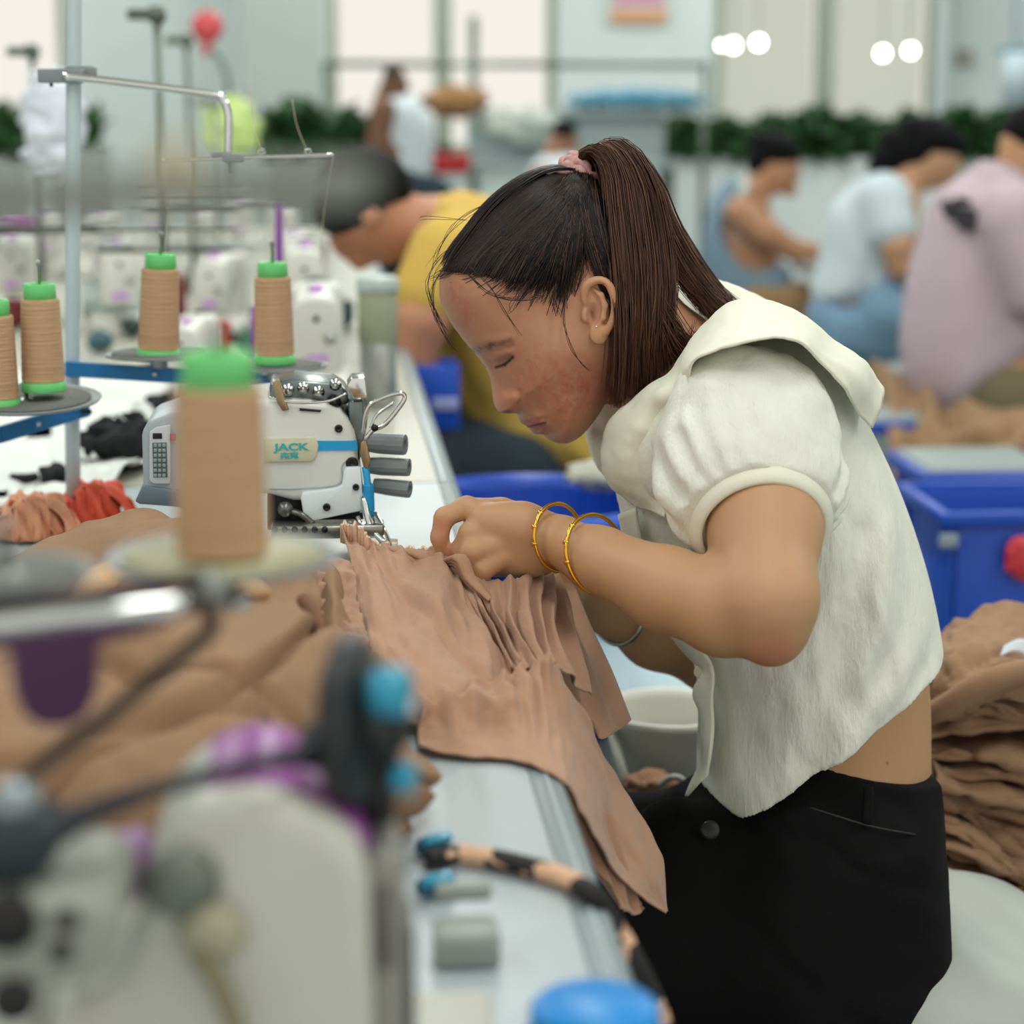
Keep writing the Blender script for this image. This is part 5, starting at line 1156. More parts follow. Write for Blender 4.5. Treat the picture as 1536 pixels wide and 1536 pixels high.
mk('presser_bar', [tube([P(545, 745, YM-.008), P(556, 790, YM-.02), P(578, 815, YM-.032)], .003, 8, 14), tube([P(560, 770, YM-.006), P(572, 792, YM-.02), P(584, 822, YM-.03)], .0042, 8, 14, flat=.5)], M_CHR, ov)
mk('presser_foot', prism([(P(548, 0, YM).x, YM-.05), (P(586, 0, YM).x, YM-.045), (P(588, 0, YM).x, YM+.0), (P(560, 0, YM).x, YM+.005), (P(545, 0, YM).x, YM-.02)], P(570, 824, YM-.03).z, P(570, 819, YM-.03).z, .0008, 'z'), M_CHR, ov)
mk('needle_clamp', [cyl(P(536, 775, YM-.01), P(545, 796, YM-.016), .0022, 10), cyl(P(524, 782, YM-.012), P(527, 800, YM-.014), .0014, 8)], M_CHR, ov)
# ================================================================= thread cones, discs and the white stand
M_CONE = mat('thread_tan', (196, 158, 122), rough=.75, noise=.14, nscale=26, bump=.9, bscale=50, bdist=.002, stretch=(.5, .5, 12)); M_GRN = mat('cone_green', (104, 200, 116), rough=.4)
M_DISC = mat('disc_grey', (142, 148, 148), rough=.45, noise=.2, nscale=240); M_FELT = mat('disc_felt', (120, 122, 118), rough=.95, noise=.35, nscale=300); M_BAR = mat('bar_blue', (28, 112, 170), rough=.4); M_POLE = mat('pole_paint', (186, 202, 206), rough=.4)
def make_cone(lab, group=None, h=.108, r0=.0212, r1=.0190, m=None, name='thread_cone'):
    t = thing(name, lab, 'thread cone', (0, 0, 0), group)
    pr = [(r0*.93, .010), (r0, .0115)]+[(r0+(r1-r0)*k/24+.00022*(k % 2), .0115+(h-.028)*k/24) for k in range(25)]+[(r1*.96, h-.0155)]
    mk('thread', lathe(pr, 40), m or M_CONE, t, local=True)
    mk('base_ring', lathe([(r0*1.04, 0), (r0*1.06, .001), (r0*1.04, .0095), (r0*.9, .0105)], 32), M_GRN, t, local=True)
    mk('cap', lathe([(r1*.86, h-.018), (r1*.82, h-.001), (r1*.76, h), (r1*.52, h-.001), (r1*.5, h-.012)], 32), M_GRN, t, local=True)
    return t
def disc(name, lab, c, r, parent=None, tilt=(0, 0, 0), pin=.12):
    t = thing(name, lab, 'thread disc', c); t.rotation_euler = tilt
    mk('plate', lathe([(.004, -.001), (r-.002, .0005), (r, .003), (r-.001, .0038), (r-.004, .0022), (.004, .001)], 64), M_DISC, t, local=True)
    mk('felt_pad', lathe([(r*.1, .001), (r*.86, .0025), (r*.86, .0034), (r*.1, .0022)], 48), M_FELT, t, local=True)
    mk('spindle', lathe([(.0022, 0), (.0022, pin), (.0030, pin+.001), (.0030, pin+.004), (.001, pin+.006)], 12), M_STEEL, t, local=True)
    mk('hub', lathe([(.008, -.012), (.009, -.010), (.009, -.001), (.006, .003)], 20), M_STEEL, t, local=True)
    return t
YS = 2.2
stand = thing('thread_stand', 'tall pale pole with blue arms carrying the tan thread cones', 'thread stand', (P(108, 700, YS).x, YS, ZB))
mk('pole', tube([(P(107, 700, YS).x, YS, ZB), P(108, 600, YS), P(111, 0, YS), P(112, -160, YS)], .0078, 16), M_POLE, stand)
mk('pole_foot', lathe([(.03, 0), (.03, .006), (.012, .012), (.010, .03)], 24, Matrix.Translation((P(107, 700, YS).x, YS, ZB))), M_POLE, stand)
def flatbar(a, b, w, t_, bev=.001):
    a = Vector(a); b = Vector(b); L = (b-a).length; M_ = frame(a, b); return xm(box((0, 0, L/2), (t_, w, L), bev), M_)
def bar_px(p1, p2, hpx, Y1, Y2, th=.006):
    a = P(p1[0], p1[1], Y1); b = P(p2[0], p2[1], Y2); d = (b-a); L = d.length; z = Vector((0, 0, 1)); x = d.normalized(); y = z.cross(x).normalized(); z2 = x.cross(y)
    M_ = Matrix((x, y, z2)).transposed().to_4x4(); M_.translation = (a+b)/2
    return xm(box((0, 0, 0), (L, th, hpx*Y1/F_PX), .001), M_)
def bar_px2(p1, p2, wpx, Y1, Y2): return bar_px(p1, p2, 5, Y1, Y2, wpx*Y1/F_PX)
mk('arm', [bar_px((98, 553), (300, 566), 22, YS-.012, YS-.02), bar_px((98, 545), (300, 558), 4, YS-.0, YS-.0, .02)], M_BAR, stand, smooth=False)
mk('arm', [bar_px((132, 612), (0, 652), 24, YS-.012, YS-.10), bar_px((0, 652), (-80, 676), 24, YS-.10, YS-.15)], M_BAR, stand, smooth=False)
mk('clamp', [box(P(112, 608, YS-.01), (.026, .024, .020), .002)], M_BAR, stand); mk('wing_screw', [cyl(P(122, 616, YS-.02), P(136, 618, YS-.03), .0022, 10), box(P(130, 617, YS-.03), (.008, .002, .005), .0008)], M_DARK, stand)
mk('rivet', cyl(P(58, 636, YS-.072), P(58, 636, YS-.080), .0025, 12), M_CHR, stand); mk('rivet', cyl(P(232, 561, YS-.020), P(232, 561, YS-.026), .0025, 12), M_CHR, stand)
# upper guide arm
gu = [box(P(92, 114, YS-.012), (.046, .012, .014), .002), box(P(122, 107, YS), (.030, .02, .010), .002)]
mk('guide_clamp', gu, M_GREY, stand); mk('clamp_screw', cyl(P(77, 118, YS-.012), P(77, 130, YS-.012), .0018, 8), M_DARK, stand)
mk('guide_arm', tube([P(95, 114, YS-.018), P(200, 126, YS-.018), P(318, 142, YS-.018), P(334, 150, YS-.018), P(342, 170, YS-.018), P(343, 200, YS-.018), P(342, 245, YS-.018)], .0042, 12, 60), M_CHR, stand)
mk('guide_bar', tube([P(243, 243, YS-.012), P(345, 238, YS-.022), P(500, 233, YS-.03)], .0021, 8, 30), M_CHR, stand)
mk('bar_clamp', [box(P(350, 238, YS-.022), (.022, .012, .009), .002), box(P(330, 233, YS-.020), (.018, .006, .006), .001), cyl(P(345, 262, YS-.02), P(345, 240, YS-.02), .0025, 10)], M_GREY, stand)
for px in (393, 462): mk('eyelet', tube([P(px, 233, YS-.028)+Vector((.003*math.cos(a), 0, .003+.003*math.sin(a))) for a in np.linspace(0, 2*PI, 14)], .0008, 6), M_CHR, stand)
gC = 'tan thread cones on the white-pole stand'
def place(px, pyb, Y, lab, first=None, tilt=0, s=1):
    o = copy_tree(first) if first else make_cone(lab, gC); o.location = P(px, pyb, Y); o['label'] = lab; o.rotation_euler = (0, R(tilt), 0); o.scale = (s, s, s)
    return o
d1 = disc('thread_disc', 'grey thread disc on the blue arm at the left edge, under two cones', P(40, 602, 2.06), .072, tilt=(R(4), R(0), 0), pin=.02)
d2 = disc('thread_disc', 'grey thread disc under the leaning cone right of the white pole', P(238, 534, YS-.02), .056, pin=.02)
d3 = disc('thread_disc', 'grey thread disc under the cone above the overlock machine', P(412, 551, YS-.03), .056, pin=.02)
c0 = place(66, 592, 2.06, 'tan thread cone just left of the white pole', s=.97)
place(-3, 618, 2.04, 'tan thread cone cut by the left picture edge', c0, s=.97)
place(238, 543, YS-.02, 'leaning tan thread cone right of the white pole', c0, 3)
place(412, 551, YS-.03, 'tan thread cone above the overlock machine, beside the purple-marked machines', c0, s=.97)
for o_ in [q_ for q_ in COL.objects if q_.name.startswith('thread_cone') and q_.parent is None]:
    o_.location.z += .0035
    Rz = o_.rotation_euler.to_matrix()
    for ch in o_.children: pass
    pin = lathe([(.0016, .07), (.0016, .124), (.0026, .126), (.0026, .129), (.001, .131)], 10); mk('spindle_pin', pin, M_STEEL, o_, local=True)
mk('arm_end', bar_px((300, 562), (430, 574), 18, YS-.02, YS-.03), M_BAR, stand, smooth=False)
# fine threads running up to the eyelets
M_THR = mat('thread_pale', (206, 190, 160), rough=.6)
for (a, b, lab) in (((247, 392), (263, 240), 'thread running up from the leaning cone'), ((394, 231), (372, 120), 'thread rising from the left eyelet'), ((462, 230), (438, 150), 'thread rising from the right eyelet'), ((500, 235), (480, 400), 'loose thread falling from the guide bar end')):
    tag(mk('sewing_thread', tube([P(a[0], a[1], YS-.03), P((a[0]+b[0])/2-4, (a[1]+b[1])/2, YS-.03), P(b[0], b[1], YS-.03)], .00035, 4, 12), M_THR), lab, 'thread')
# ================================================================= lockstitch machines along the benches
M_LIL = mat('lilac', (190, 140, 210), rough=.4); M_PUR = mat('purple', (120, 50, 140), rough=.4); M_MW = mat('machine_cream', (210, 211, 204), rough=.35); M_SCR = mat('steel_plate', (176, 180, 176), rough=.3, metal=.8)
def make_machine(lab, accent=M_LIL):
    t = thing('sewing_machine', lab, 'sewing machine', (0, 0, 0), 'sewing machines along the benches')
    # the end of the arm faces -y; x across, y along the arm
    mk('bed', box((0, .22, .03), (.17, .46, .06), .012), M_MW, t, local=True)
    mk('pillar', box((0, .38, .16), (.13, .12, .22), .025, seg=3), M_MW, t, local=True)
    mk('arm', box((0, .2, .225), (.10, .42, .10), .03, seg=4), M_MW, t, local=True)
    hd = mk('head', prism([(-.055, .10), (.055, .10), (.058, .22), (.045, .262), (.015, .275), (-.03, .272), (-.052, .25), (-.058, .2)], -.05, .05, .010, seg=3), M_MW, t, local=True)
    mk('face_plate', prism([(-.022, .122), (.022, .122), (.025, .142), (-.025, .142)], -.053, -.049, .001), accent, hd, local=True)
    mk('screw', cyl((0, -.049, .225), (0, -.053, .225), .007, 14), M_DARK, t, local=True)
    mk('handwheel', lathe([(.02, 0), (.05, .004), (.055, .014), (.05, .024), (.02, .028)], 28, frame((0, .445, .225), (0, .5, .225))), M_DARK, t, local=True)
    mk('needle_bar', cyl((0, -.02, .10), (0, -.02, .045), .005, 10), M_SCR, t, local=True); mk('presser_foot', box((0, -.025, .066), (.02, .03, .006), .002), M_SCR, t, local=True)
    mk('top_knob', lathe([(.008, 0), (.018, .004), (.018, .014), (.010, .018)], 20, Matrix.Translation((0, .08, .272))), accent, t, local=True)
    mk('oil_window', cyl((-.058, .1, .225), (-.050, .1, .225), .012, 16), accent, t, local=True)
    mk('tension_dial', lathe([(.012, 0), (.014, .004), (.006, .012)], 18, frame((.03, -.05, .18), (.03, -.07, .18))), M_SCR, t, local=True)
    return t
mspots = [(474, 2.98, 0, .62, 'cream machine with a lilac band and a black screw, just behind the overlock'), (458, 3.75, 0, .66, 'cream machine with a lilac patch just left of the bending man\'s chin'), (440, 4.5, 0, .58, 'cream machine seen between the right-hand cone and the man\'s dark hair'), (425, 5.5, 0, .6, 'farthest cream machine seen between the purple rods'),
          (180, 4.0, 8, .62, 'pale machine standing right of the white pole, behind the cones'), (318, 3.9, -6, .56, 'pale machine between the leaning cone and the purple rods'), (20, 4.3, 5, .6, 'pale machine at the left picture edge behind the cones'), (70, 5.4, 5, .6, 'distant pale machine just left of the white pole'),
          (150, 5.3, 0, .62, 'distant pale machine left of the leaning cone'), (300, 5.4, 0, .6, 'distant pale machine above the leaning cone'), (235, 6.4, 0, .62, 'most distant pale machine behind the dark pole'), (360, 6.2, 0, .6, 'distant pale machine under the lime bag'), (272, 3.0, -4, .46, 'small pale machine partly behind the leaning cone')]
m0 = None
for k, (px, Y, rz, sc_, lab) in enumerate(mspots):
    o = make_machine(lab) if m0 is None else copy_tree(m0); m0 = m0 or o; o['label'] = lab
    o.location = Vector((P(px, 450, Y).x, Y, ZB)); o.rotation_euler = (0, 0, R(rz)); o.scale = (sc_,)*3
# their thread stands: dark poles with heads
def small_stand(px, Y, pyt, lab, m=M_DSTEEL, arm=-1, r=.006):
    x = P(px, pyt, Y).x; t = thing('thread_pole', lab, 'thread stand', (x, Y, ZB), 'thread stands behind the machines')
    zt = P(px, pyt, Y).z
    mk('pole', tube([(x, Y, ZB), (x, Y, zt)], r, 10), m, t); mk('base', lathe([(.04, 0), (.04, .006), (.01, .014)], 20, Matrix.Translation((x, Y, ZB))), m, t)
    mk('head', [box((x+arm*.022, Y, zt-.004), (.052, .02, .018), .004), lathe([(.012, -.012), (.016, 0), (.012, .016)], 16, Matrix.Translation((x, Y, zt-.006)))], m, t)
    mk('cross_bar', tube([(x-.12, Y, zt-.35), (x+.12, Y, zt-.35)], .003, 8), m, t)
    for s in (-1, 1):
        mk('spool_disc', lathe([(.004, 0), (.05, .001), (.052, .004), (.004, .003)], 28, Matrix.Translation((x+s*.1, Y, ZB+.20))), M_DISC, t)
    mk('disc_arm', box((x, Y, ZB+.195), (.22, .012, .008), .002), m, t)
    return t
small_stand(235, 3.55, 18, 'dark green-grey pole with a clamp head, nearer of the two dark poles')
small_stand(48, 4.24, 74, 'grey pole at the left that the white plastic bag hangs on')
small_stand(280, 5.0, 58, 'thinner dark pole beside the red fan')
small_stand(322, 5.2, 150, 'grey pole rising behind the guide arm end', M_STEEL)
# purple rods, steel canister, coloured bits on the benches
for (px, y0, y1, Y, lab, m) in ((418, 300, 420, 2.75, 'upright purple rod above the right-hand cone', M_PUR), (382, 460, 580, 2.75, 'upright purple rod left of the right-hand cone', M_PUR)):
    x = P(px, y1, Y).x; o = thing('purple_rod', lab, 'rod', (x, Y, ZB)); mk('rod', tube([(x, Y, ZB), P(px, y0, Y)], .0055, 10), m, o); mk('foot', lathe([(.02, 0), (.02, .004), (.007, .01)], 16, Matrix.Translation((x, Y, ZB))), m, o)
xc = P(568, 590, 3.05).x; cn = thing('steel_canister', 'steel cylinder with an olive upper sleeve near the man\'s elbow', 'canister', (xc, 3.05, ZB))
mk('tube', lathe([(.026, 0), (.027, .003), (.027, .105), (.025, .108)], 32, Matrix.Translation((xc, 3.05, ZB))), mat('brushed_steel', (176, 180, 176), rough=.3, metal=.9), cn)
mk('sleeve', lathe([(.028, .095), (.029, .098), (.029, .168), (.026, .172)], 32, Matrix.Translation((xc, 3.05, ZB))), mat('olive_sleeve', (150, 156, 128), rough=.5), cn); mk('lid', lathe([(.030, .168), (.031, .172), (.031, .186), (.026, .19)], 32, Matrix.Translation((xc, 3.05, ZB))), mat('lid_pale', (176, 188, 184), rough=.4), cn)
def jar(px, py, Y, r, h, m, lab, name='plastic_tub', cat='tub', m2=None):
    x = P(px, py, Y).x; y = Y; o = thing(name, lab, cat, (x, y, ZB))
    mk('body', lathe([(r*.9, 0), (r, .004), (r, h*.8), (r*.96, h*.82)], 24, Matrix.Translation((x, y, ZB))), m, o); mk('lid', lathe([(r*1.05, h*.8), (r*1.05, h), (r*.9, h*1.02)], 24, Matrix.Translation((x, y, ZB))), m2 or m, o)
jar(318, 460, 3.6, .03, .07, mat('tub_red', (196, 72, 68), rough=.4), 'red plastic tub between the leaning cone and the right-hand cone')
jar(55, 430, 3.3, .014, .09, mat('bottle_blue', (50, 92, 150), rough=.3), 'small dark blue bottle behind the cone left of the pole', 'small_bottle', 'bottle')
jar(20, 402, 4.6, .03, .05, mat('tub_blue', (80, 130, 180), rough=.4), 'low blue tub at the left picture edge', m2=mat('tub_orange', (220, 140, 120), rough=.4))
jar(262, 400, 4.3, .022, .09, mat('tub_maroon', (120, 44, 50), rough=.4), 'maroon tub behind the top of the leaning cone')
jar(400, 470, 3.9, .03, .06, mat('tub_green', (80, 150, 100), rough=.4), 'green tub left of the near cream machine')
jar(30, 335, 5.4, .05, .16, mat('tub_purple', (150, 90, 150), rough=.4), 'purple tub at the left behind the white bag')
# cloth lying on the bench behind
M_WC = mat('white_cloth', (222, 226, 222), rough=.9, noise=.05, nscale=20, bump=.3, bscale=80); M_BC = mat('black_cloth', (26, 28, 30), rough=.9)
def sheet(name, lab, pts, m, seed=0, amp=.012, h=.012, nu=60, nv=60, cat='cloth', group=None):
    "pts: rows of (px, py) lying on the bench"
    rows = [[Pz(x, y, ZB+h) for x, y in r] for r in pts]
    V_, F_ = patch(rows, nu, nv, lambda u, v, G: amp*fbm(G[..., 0]*13, G[..., 1]*13, u*0, 4, seed), .002)
    V_ = np.array(V_)
    V_[:, 2] = np.maximum(V_[:, 2], ZB+.001)
    return tag(mk(name, (V_, F_), m), lab, cat, group)
sheet('cloth_sheet', 'white cloth spread on the bench behind the thread stand', [[(-80, 560), (60, 556), (180, 560), (300, 566)], [(-90, 620), (40, 610), (190, 600), (310, 600)], [(-90, 690), (40, 680), (160, 670), (260, 650)], [(-100, 760), (40, 745), (140, 730), (235, 690)]], M_WC, 3, .014)
def scrap(lab, cx, cy, wx, wy, m, seed, h=.02, group=None, Y=None, name='cloth_scrap', cat='cloth'):
    c = Pz(cx, cy, ZB+h); s = c.y/F_PX
    return heap(name, lab, cat, c, (wx*s, wy*s*3.2, h*.9), m, seed, .42, .004, group)
gB = 'black cloth scraps on the white cloth'
scrap('largest black cloth scrap, right of the white pole', 185, 662, 62, 17, M_BC, 31, .03, gB)
scrap('black cloth scrap just left of the pole\'s foot', 85, 712, 28, 9, M_BC, 32, .014, gB)
scrap('black cloth scrap under the blue arm, beside the big near cone', 245, 610, 30, 12, M_BC, 33, .022, gB)
scrap('thin black cloth tail at the left of the white cloth', 35, 718, 26, 4, M_BC, 34, .008, gB)
scrap('pale crumpled cloth between the two black scraps', 210, 622, 18, 8, M_WC, 35, .022)
scrap('pale green-grey crumpled cloth behind the leaning cone', 170, 455, 50, 14, mat('grey_green_cloth', (186, 200, 196), rough=.9), 36, .05)
scrap('dark cloth scrap behind the leaning cone\'s foot', 300, 515, 26, 6, M_BC, 37, .02)
scrap('dark scrap on the bench beside the pole, level with the cones', 200, 490, 18, 8, mat('dark_green_cloth', (60, 80, 76), rough=.9), 38, .02)
M_G1 = mat('green_cloth', (58, 104, 84), rough=.9); M_G2 = mat('teal_dark_cloth', (70, 100, 108), rough=.9); M_G3 = mat('maroon_cloth', (112, 44, 46), rough=.9)
for (x, y, w, h_, m, sd, hh, lab) in ((330, 505, 22, 8, M_BC, 51, .02, 'dark scrap between the leaning cone and the right-hand cone'), (372, 520, 14, 10, M_G1, 52, .03, 'small green scrap left of the right-hand cone'), (345, 470, 20, 8, M_G2, 53, .03, 'teal-grey scrap beyond the dark scraps'),
        (150, 512, 16, 8, M_G2, 54, .02, 'teal-grey scrap just right of the white pole'), (20, 470, 22, 9, M_G3, 55, .03, 'maroon scrap at the left edge behind the cones'), (300, 420, 18, 7, M_BC, 56, .03, 'small dark scrap among the distant machines'), (520, 470, 10, 8, M_G2, 57, .03, 'teal-grey scrap beside the steel canister')):
    scrap(lab, x, y, w, h_, m, sd, hh)
# orange-red organza puffs
M_ORG = mat('orange_organza', (232, 92, 62), rough=.6, noise=.35, nscale=28, trans=0); M_ORG2 = mat('peach_organza', (250, 176, 138), rough=.6, noise=.35, nscale=28)
for (x, y, w, h_, m, sd, lab) in ((135, 772, 44, 22, M_ORG, 41, 'larger orange-red organza puff beside the overlock'), (45, 792, 46, 18, M_ORG2, 42, 'paler peach-orange organza puff at the left')):
    c = Pz(x, y+15, ZB); r_ = w*c.y/F_PX; g_ = []
    for i in range(16):
        a = i*2.4; rr = r_*(.15+.65*((i*.37) % 1)); cx_, cy_ = c.x+rr*math.cos(a), c.y+rr*math.sin(a); s = .014+.010*((i*.61) % 1)
        rows = [[Vector((cx_+s*(u-.5)*2.4*math.cos(a)+s*(v-.5)*1.6*math.sin(a), cy_+s*(u-.5)*2.4*math.sin(a)-s*(v-.5)*1.6*math.cos(a), ZB+.004+.040*math.sin(PI*u)*(.6+.5*((i*.29) % 1)))) for v in (0, .33, .66, 1)] for u in (0, .33, .66, 1)]
        g_.append(patch(rows, 16, 16, lambda u, v, G: .0035*np.sin(u*17+v*9+i), .0006))
    tag(mk('organza_puff', g_, m), lab, 'fabric puff')
# ================================================================= the machine and stand nearest the camera (out of focus)
bigc = make_cone('large-looking tan thread cone with a green cap, nearest the camera', None, .100, .0222, .0206)
Yb = .95; bigc.location = P(334, 838, Yb)-Vector((0, 0, .0075))
bigc.scale = (.96, .96, 1.03)
for ch in list(bigc.children):
    if ch.name.startswith('base_ring'): bpy.data.objects.remove(ch)
mk('spindle_pin', lathe([(.0016, .07), (.0016, .108), (.0022, .110), (.001, .112)], 10), M_STEEL, bigc, local=True)
M_OLD = mat('disc_olive', (160, 158, 122), rough=.5)
nd = disc('thread_disc', 'olive-beige thread disc under the near large cone', P(334, 842, Yb), .054, pin=.02)
nd.children[0].data.materials.clear(); nd.children[0].data = nd.children[0].data.copy(); nd.children[0].data.materials.clear(); nd.children[0].data.materials.append(M_OLD); nd.children[1].data.materials.clear(); nd.children[1].data.materials.append(M_OLD)
nd2 = disc('thread_disc', 'grey-green thread disc cut by the left picture edge, nearest the camera', P(10, 868, .85), .036, pin=.02)
ns = thing('near_thread_stand', 'stand with a chrome bar and dark rods under the near cone', 'thread stand', (P(-160, 930, .80).x, .80, ZB))
mk('post', tube([(P(-160, 930, .80).x, .80, ZB), P(-160, 200, .80)], .007, 12), M_POLE, ns)
mk('chrome_bar', tube([P(-170, 962, .80), P(0, 936, .80), P(150, 920, .80), P(276, 908, .81)], .0045, 12, 20), M_CHR, ns)
mk('upper_bar', tube([P(-170, 918, .82), P(0, 908, .82), P(150, 892, .82), P(300, 868, .84)], .0034, 10, 20), mat('dark_purple_steel', (46, 30, 42), rough=.5), ns)
M_PBR = mat('purple_bracket', (84, 48, 84), rough=.5)
mk('bracket', prism([(P(x, y, .83).x, P(x, y, .83).z) for x, y in ((-60, 940), (0, 945), (150, 930), (255, 915), (258, 935), (200, 955), (146, 968), (143, 1040), (128, 1075), (100, 1090), (60, 1090), (35, 1072), (22, 1040), (14, 975), (-60, 975))], .83, .838, .001), M_PBR, ns)
mk('curved_rod', tube([P(262, 908, .82), P(300, 905, .82), P(318, 925, .82), P(310, 950, .82), P(240, 1010, .81), P(120, 1105, .79), P(10, 1190, .77)], .0032, 10, 60), mat('rod_dark', (34, 27, 25), rough=.4, metal=.4), ns)
mk('bar_socket', lathe([(.007, 0), (.009, .002), (.009, .012), (.005, .016)], 20, frame(P(300, 890, .86), P(325, 880, .88))), M_STEEL, ns)
mk('disc_support', tube([P(334, 850, Yb), P(334, 900, Yb), P(352, 905, Yb)], .005, 10), M_STEEL, ns)
mk('support_screw', cyl(P(360, 890, Yb-.01), P(366, 912, Yb-.01), .004, 12), M_CHR, ns)
mk('disc_rod', tube([P(334, 900, Yb), P(310, 900, .88), P(276, 906, .82)], .0035, 10, 12), M_STEEL, ns)
mk('disc_rod', tube([P(10, 872, .85), P(5, 900, .84), P(0, 925, .82)], .004, 10, 12), M_STEEL, ns)
# guide bar and spools high up, very near, reading only as a grey haze
nb = thing('near_guide_bar', 'grey guide bar of the near stand crossing the picture as a soft band', 'guide bar', P(-160, 280, .50))
mk('bar', tube([P(-170, 300, .50), P(100, 292, .50), P(350, 282, .50), P(560, 278, .50)], .0052, 12, 30), mat('bar_grey', (120, 124, 118), rough=.5), nb)
mk('bar_post', tube([P(-165, 300, .50), (P(-165, 300, .50).x, .50, ZB)], .006, 10), M_POLE, nb)
mk('thread_guide', lathe([(.004, 0), (.0055, .004), (.0055, .011), (.004, .014)], 20, frame(P(262, 300, .50), P(262, 250, .50))), mat('guide_beige', (176, 170, 140), rough=.5), nb)
mk('thread_guide', lathe([(.003, 0), (.005, .003), (.005, .006), (.003, .008)], 20, frame(P(420, 296, .50), P(420, 262, .50))), mat('bar_grey', (120, 124, 118)), nb)
# the near machine
YN1 = .80
nm = thing('near_machine', 'blurred white machine head with purple crown and black pulley, bottom left', 'sewing machine', (P(380, 1500, YN1).x, YN1, ZB))
def qn(pts, Y=YN1): return [(P(x, y, Y).x, P(x, y, Y).z) for x, y in pts]
yb_ = 1780
M_NW = mat('near_white', (196, 198, 188), rough=.35, noise=.05, nscale=25)
mk('head', prism(qn([(228, 1290), (262, 1240), (310, 1208), (370, 1196), (430, 1204), (490, 1232), (535, 1270), (556, 1320), (570, yb_), (60, yb_), (60, 1560), (120, 1500), (180, 1480), (200, 1400)]), YN1, YN1+.10, .010, seg=4), M_NW, nm, auto=50)
mk('crown', prism(qn([(240, 1262), (272, 1205), (320, 1168), (375, 1150), (425, 1158), (490, 1190), (545, 1240), (556, 1270), (500, 1250), (430, 1215), (370, 1206), (312, 1218), (262, 1250)], YN1+.03), YN1+.02, YN1+.095, .003, seg=3), mat('crown_purple', (160, 80, 165), rough=.35), nm)
mk('crown_band', prism(qn([(90, 1310), (205, 1285), (222, 1300), (205, 1360), (100, 1360)], YN1+.02), YN1+.02, YN1+.06, .003), mat('band_lilac', (160, 100, 170), rough=.35), nm)
bk = mk('side_block', prism(qn([(-60, 1352), (130, 1346), (172, 1362), (182, 1400), (176, 1450), (140, 1482), (60, 1490), (-60, 1495)], YN1-.06), YN1-.06, YN1+.02, .006, seg=3), mat('block_grey', (150, 154, 144), rough=.4), nm)
for (x, y, r) in ((100, 1380, .0042), (92, 1427, .0042), (12, 1385, .011), (20, 1500, .009)):
    c = P(x, y, YN1-.061); mk('hole_disc', cyl(c+Vector((0, .006, 0)), c+Vector((0, -.002, 0)), r, 16), M_BLK, bk)  # black discs stand in for the shade inside open holes
mk('bed', prism(qn([(-200, 1560), (60, 1560), (60, yb_), (-200, yb_)], YN1), YN1-.06, YN1+.1, .01), M_NW, nm)
mk('base', box((P(250, 0, YN1).x, YN1+.03, ZB+.012), (.26, .22, .024), .006), M_NW, nm)
for (x, y, a) in ((270, 1325, .016), (318, 1400, .014)):
    c = P(x, y, YN1-.004); mk('slot_screw', lathe([(a*.8, .004), (a, 0), (a*.7, -.006), (a*.3, -.007)], 24, frame(c, c+Vector((0, 1, .15)))), mat('screw_grey', (120, 126, 118), rough=.4, metal=.5) if y < 1390 else mat('screw_olive', (168, 166, 140), rough=.4), nm)
mk('lever', tube([P(300, 1435, YN1-.012), P(330, 1480, YN1-.012), P(362, 1560, YN1-.014)], .0045, 8, 12), mat('lever_olive', (130, 124, 96), rough=.5), nm)
mk('upright', [prism(qn([(552, 1270), (598, 1262), (606, 1300), (610, yb_), (556, yb_)], YN1+.02), YN1+.01, YN1+.06, .004), ], mat('upright_grey', (140, 140, 134), rough=.4), nm)
mk('upright_slot', prism(qn([(570, 1330), (584, 1326), (586, 1450), (572, 1452)], YN1+.008), YN1+.006, YN1+.012), mat('slot_dark', (84, 82, 78), rough=.5), nm)
mk('side_plate', prism(qn([(606, 1380), (622, 1390), (628, yb_), (606, yb_)], YN1+.02), YN1+.015, YN1+.05, .002), mat('plate_dark', (70, 72, 66), rough=.5), nm)
# pulley seen nearly edge-on with its teal knobs
pc = P(528, 1082, .84); axd = Vector((1, -.28, .05)).normalized()
M_PUL = mat('pulley_black', (38, 42, 44), rough=.35, metal=.2)
mk('pulley', lathe([(.008, -.008), (.030, -.007), (.0355, -.004), (.0365, 0), (.0355, .004), (.030, .007), (.008, .008)], 56, frame(pc, pc+axd)), M_PUL, nm)
mk('pulley_hub', lathe([(.012, 0), (.016, .004), (.014, .020), (.008, .024)], 24, frame(pc, pc+axd)), M_PUL, nm)
def knob(x, y, Y, r, L, m, lab=None, ax=axd):
    c = P(x, y, Y); mk('knob', lathe([(r*.7, 0), (r, .002), (r, L-.002), (r*.8, L)], 24, frame(c, c+ax)), m, nm, label=lab)
knob(556, 1038, .83, .0105, .016, M_TEAL, 'teal knob on the pulley'); knob(588, 1166, .83, .0065, .010, M_TEAL, 'teal knob on the pulley'); 
mk('knob_tip', box(P(608, 1060, .83), (.009, .008, .006), .002), mat('tip_white', (220, 226, 226), rough=.4), nm)
mk('pulley_arm', prism([(P(x, y, .845).x, P(x, y, .845).z) for x, y in ((500, 1170), (540, 1100), (590, 1080), (600, 1130), (590, 1240), (560, 1290), (540, 1270))], .845, .86, .002), mat('arm_black', (26, 28, 30), rough=.4), nm)
mk('drive_rod', tube([P(-60, 1290, .76), P(60, 1250, .76), P(130, 1222, .77), P(250, 1180, .78), P(400, 1142, .80), P(500, 1128, .83)], [.0085, .0085, .0052, .0036, .0036, .005], 12, 60), mat('rod_black', (34, 36, 42), rough=.45), nm)
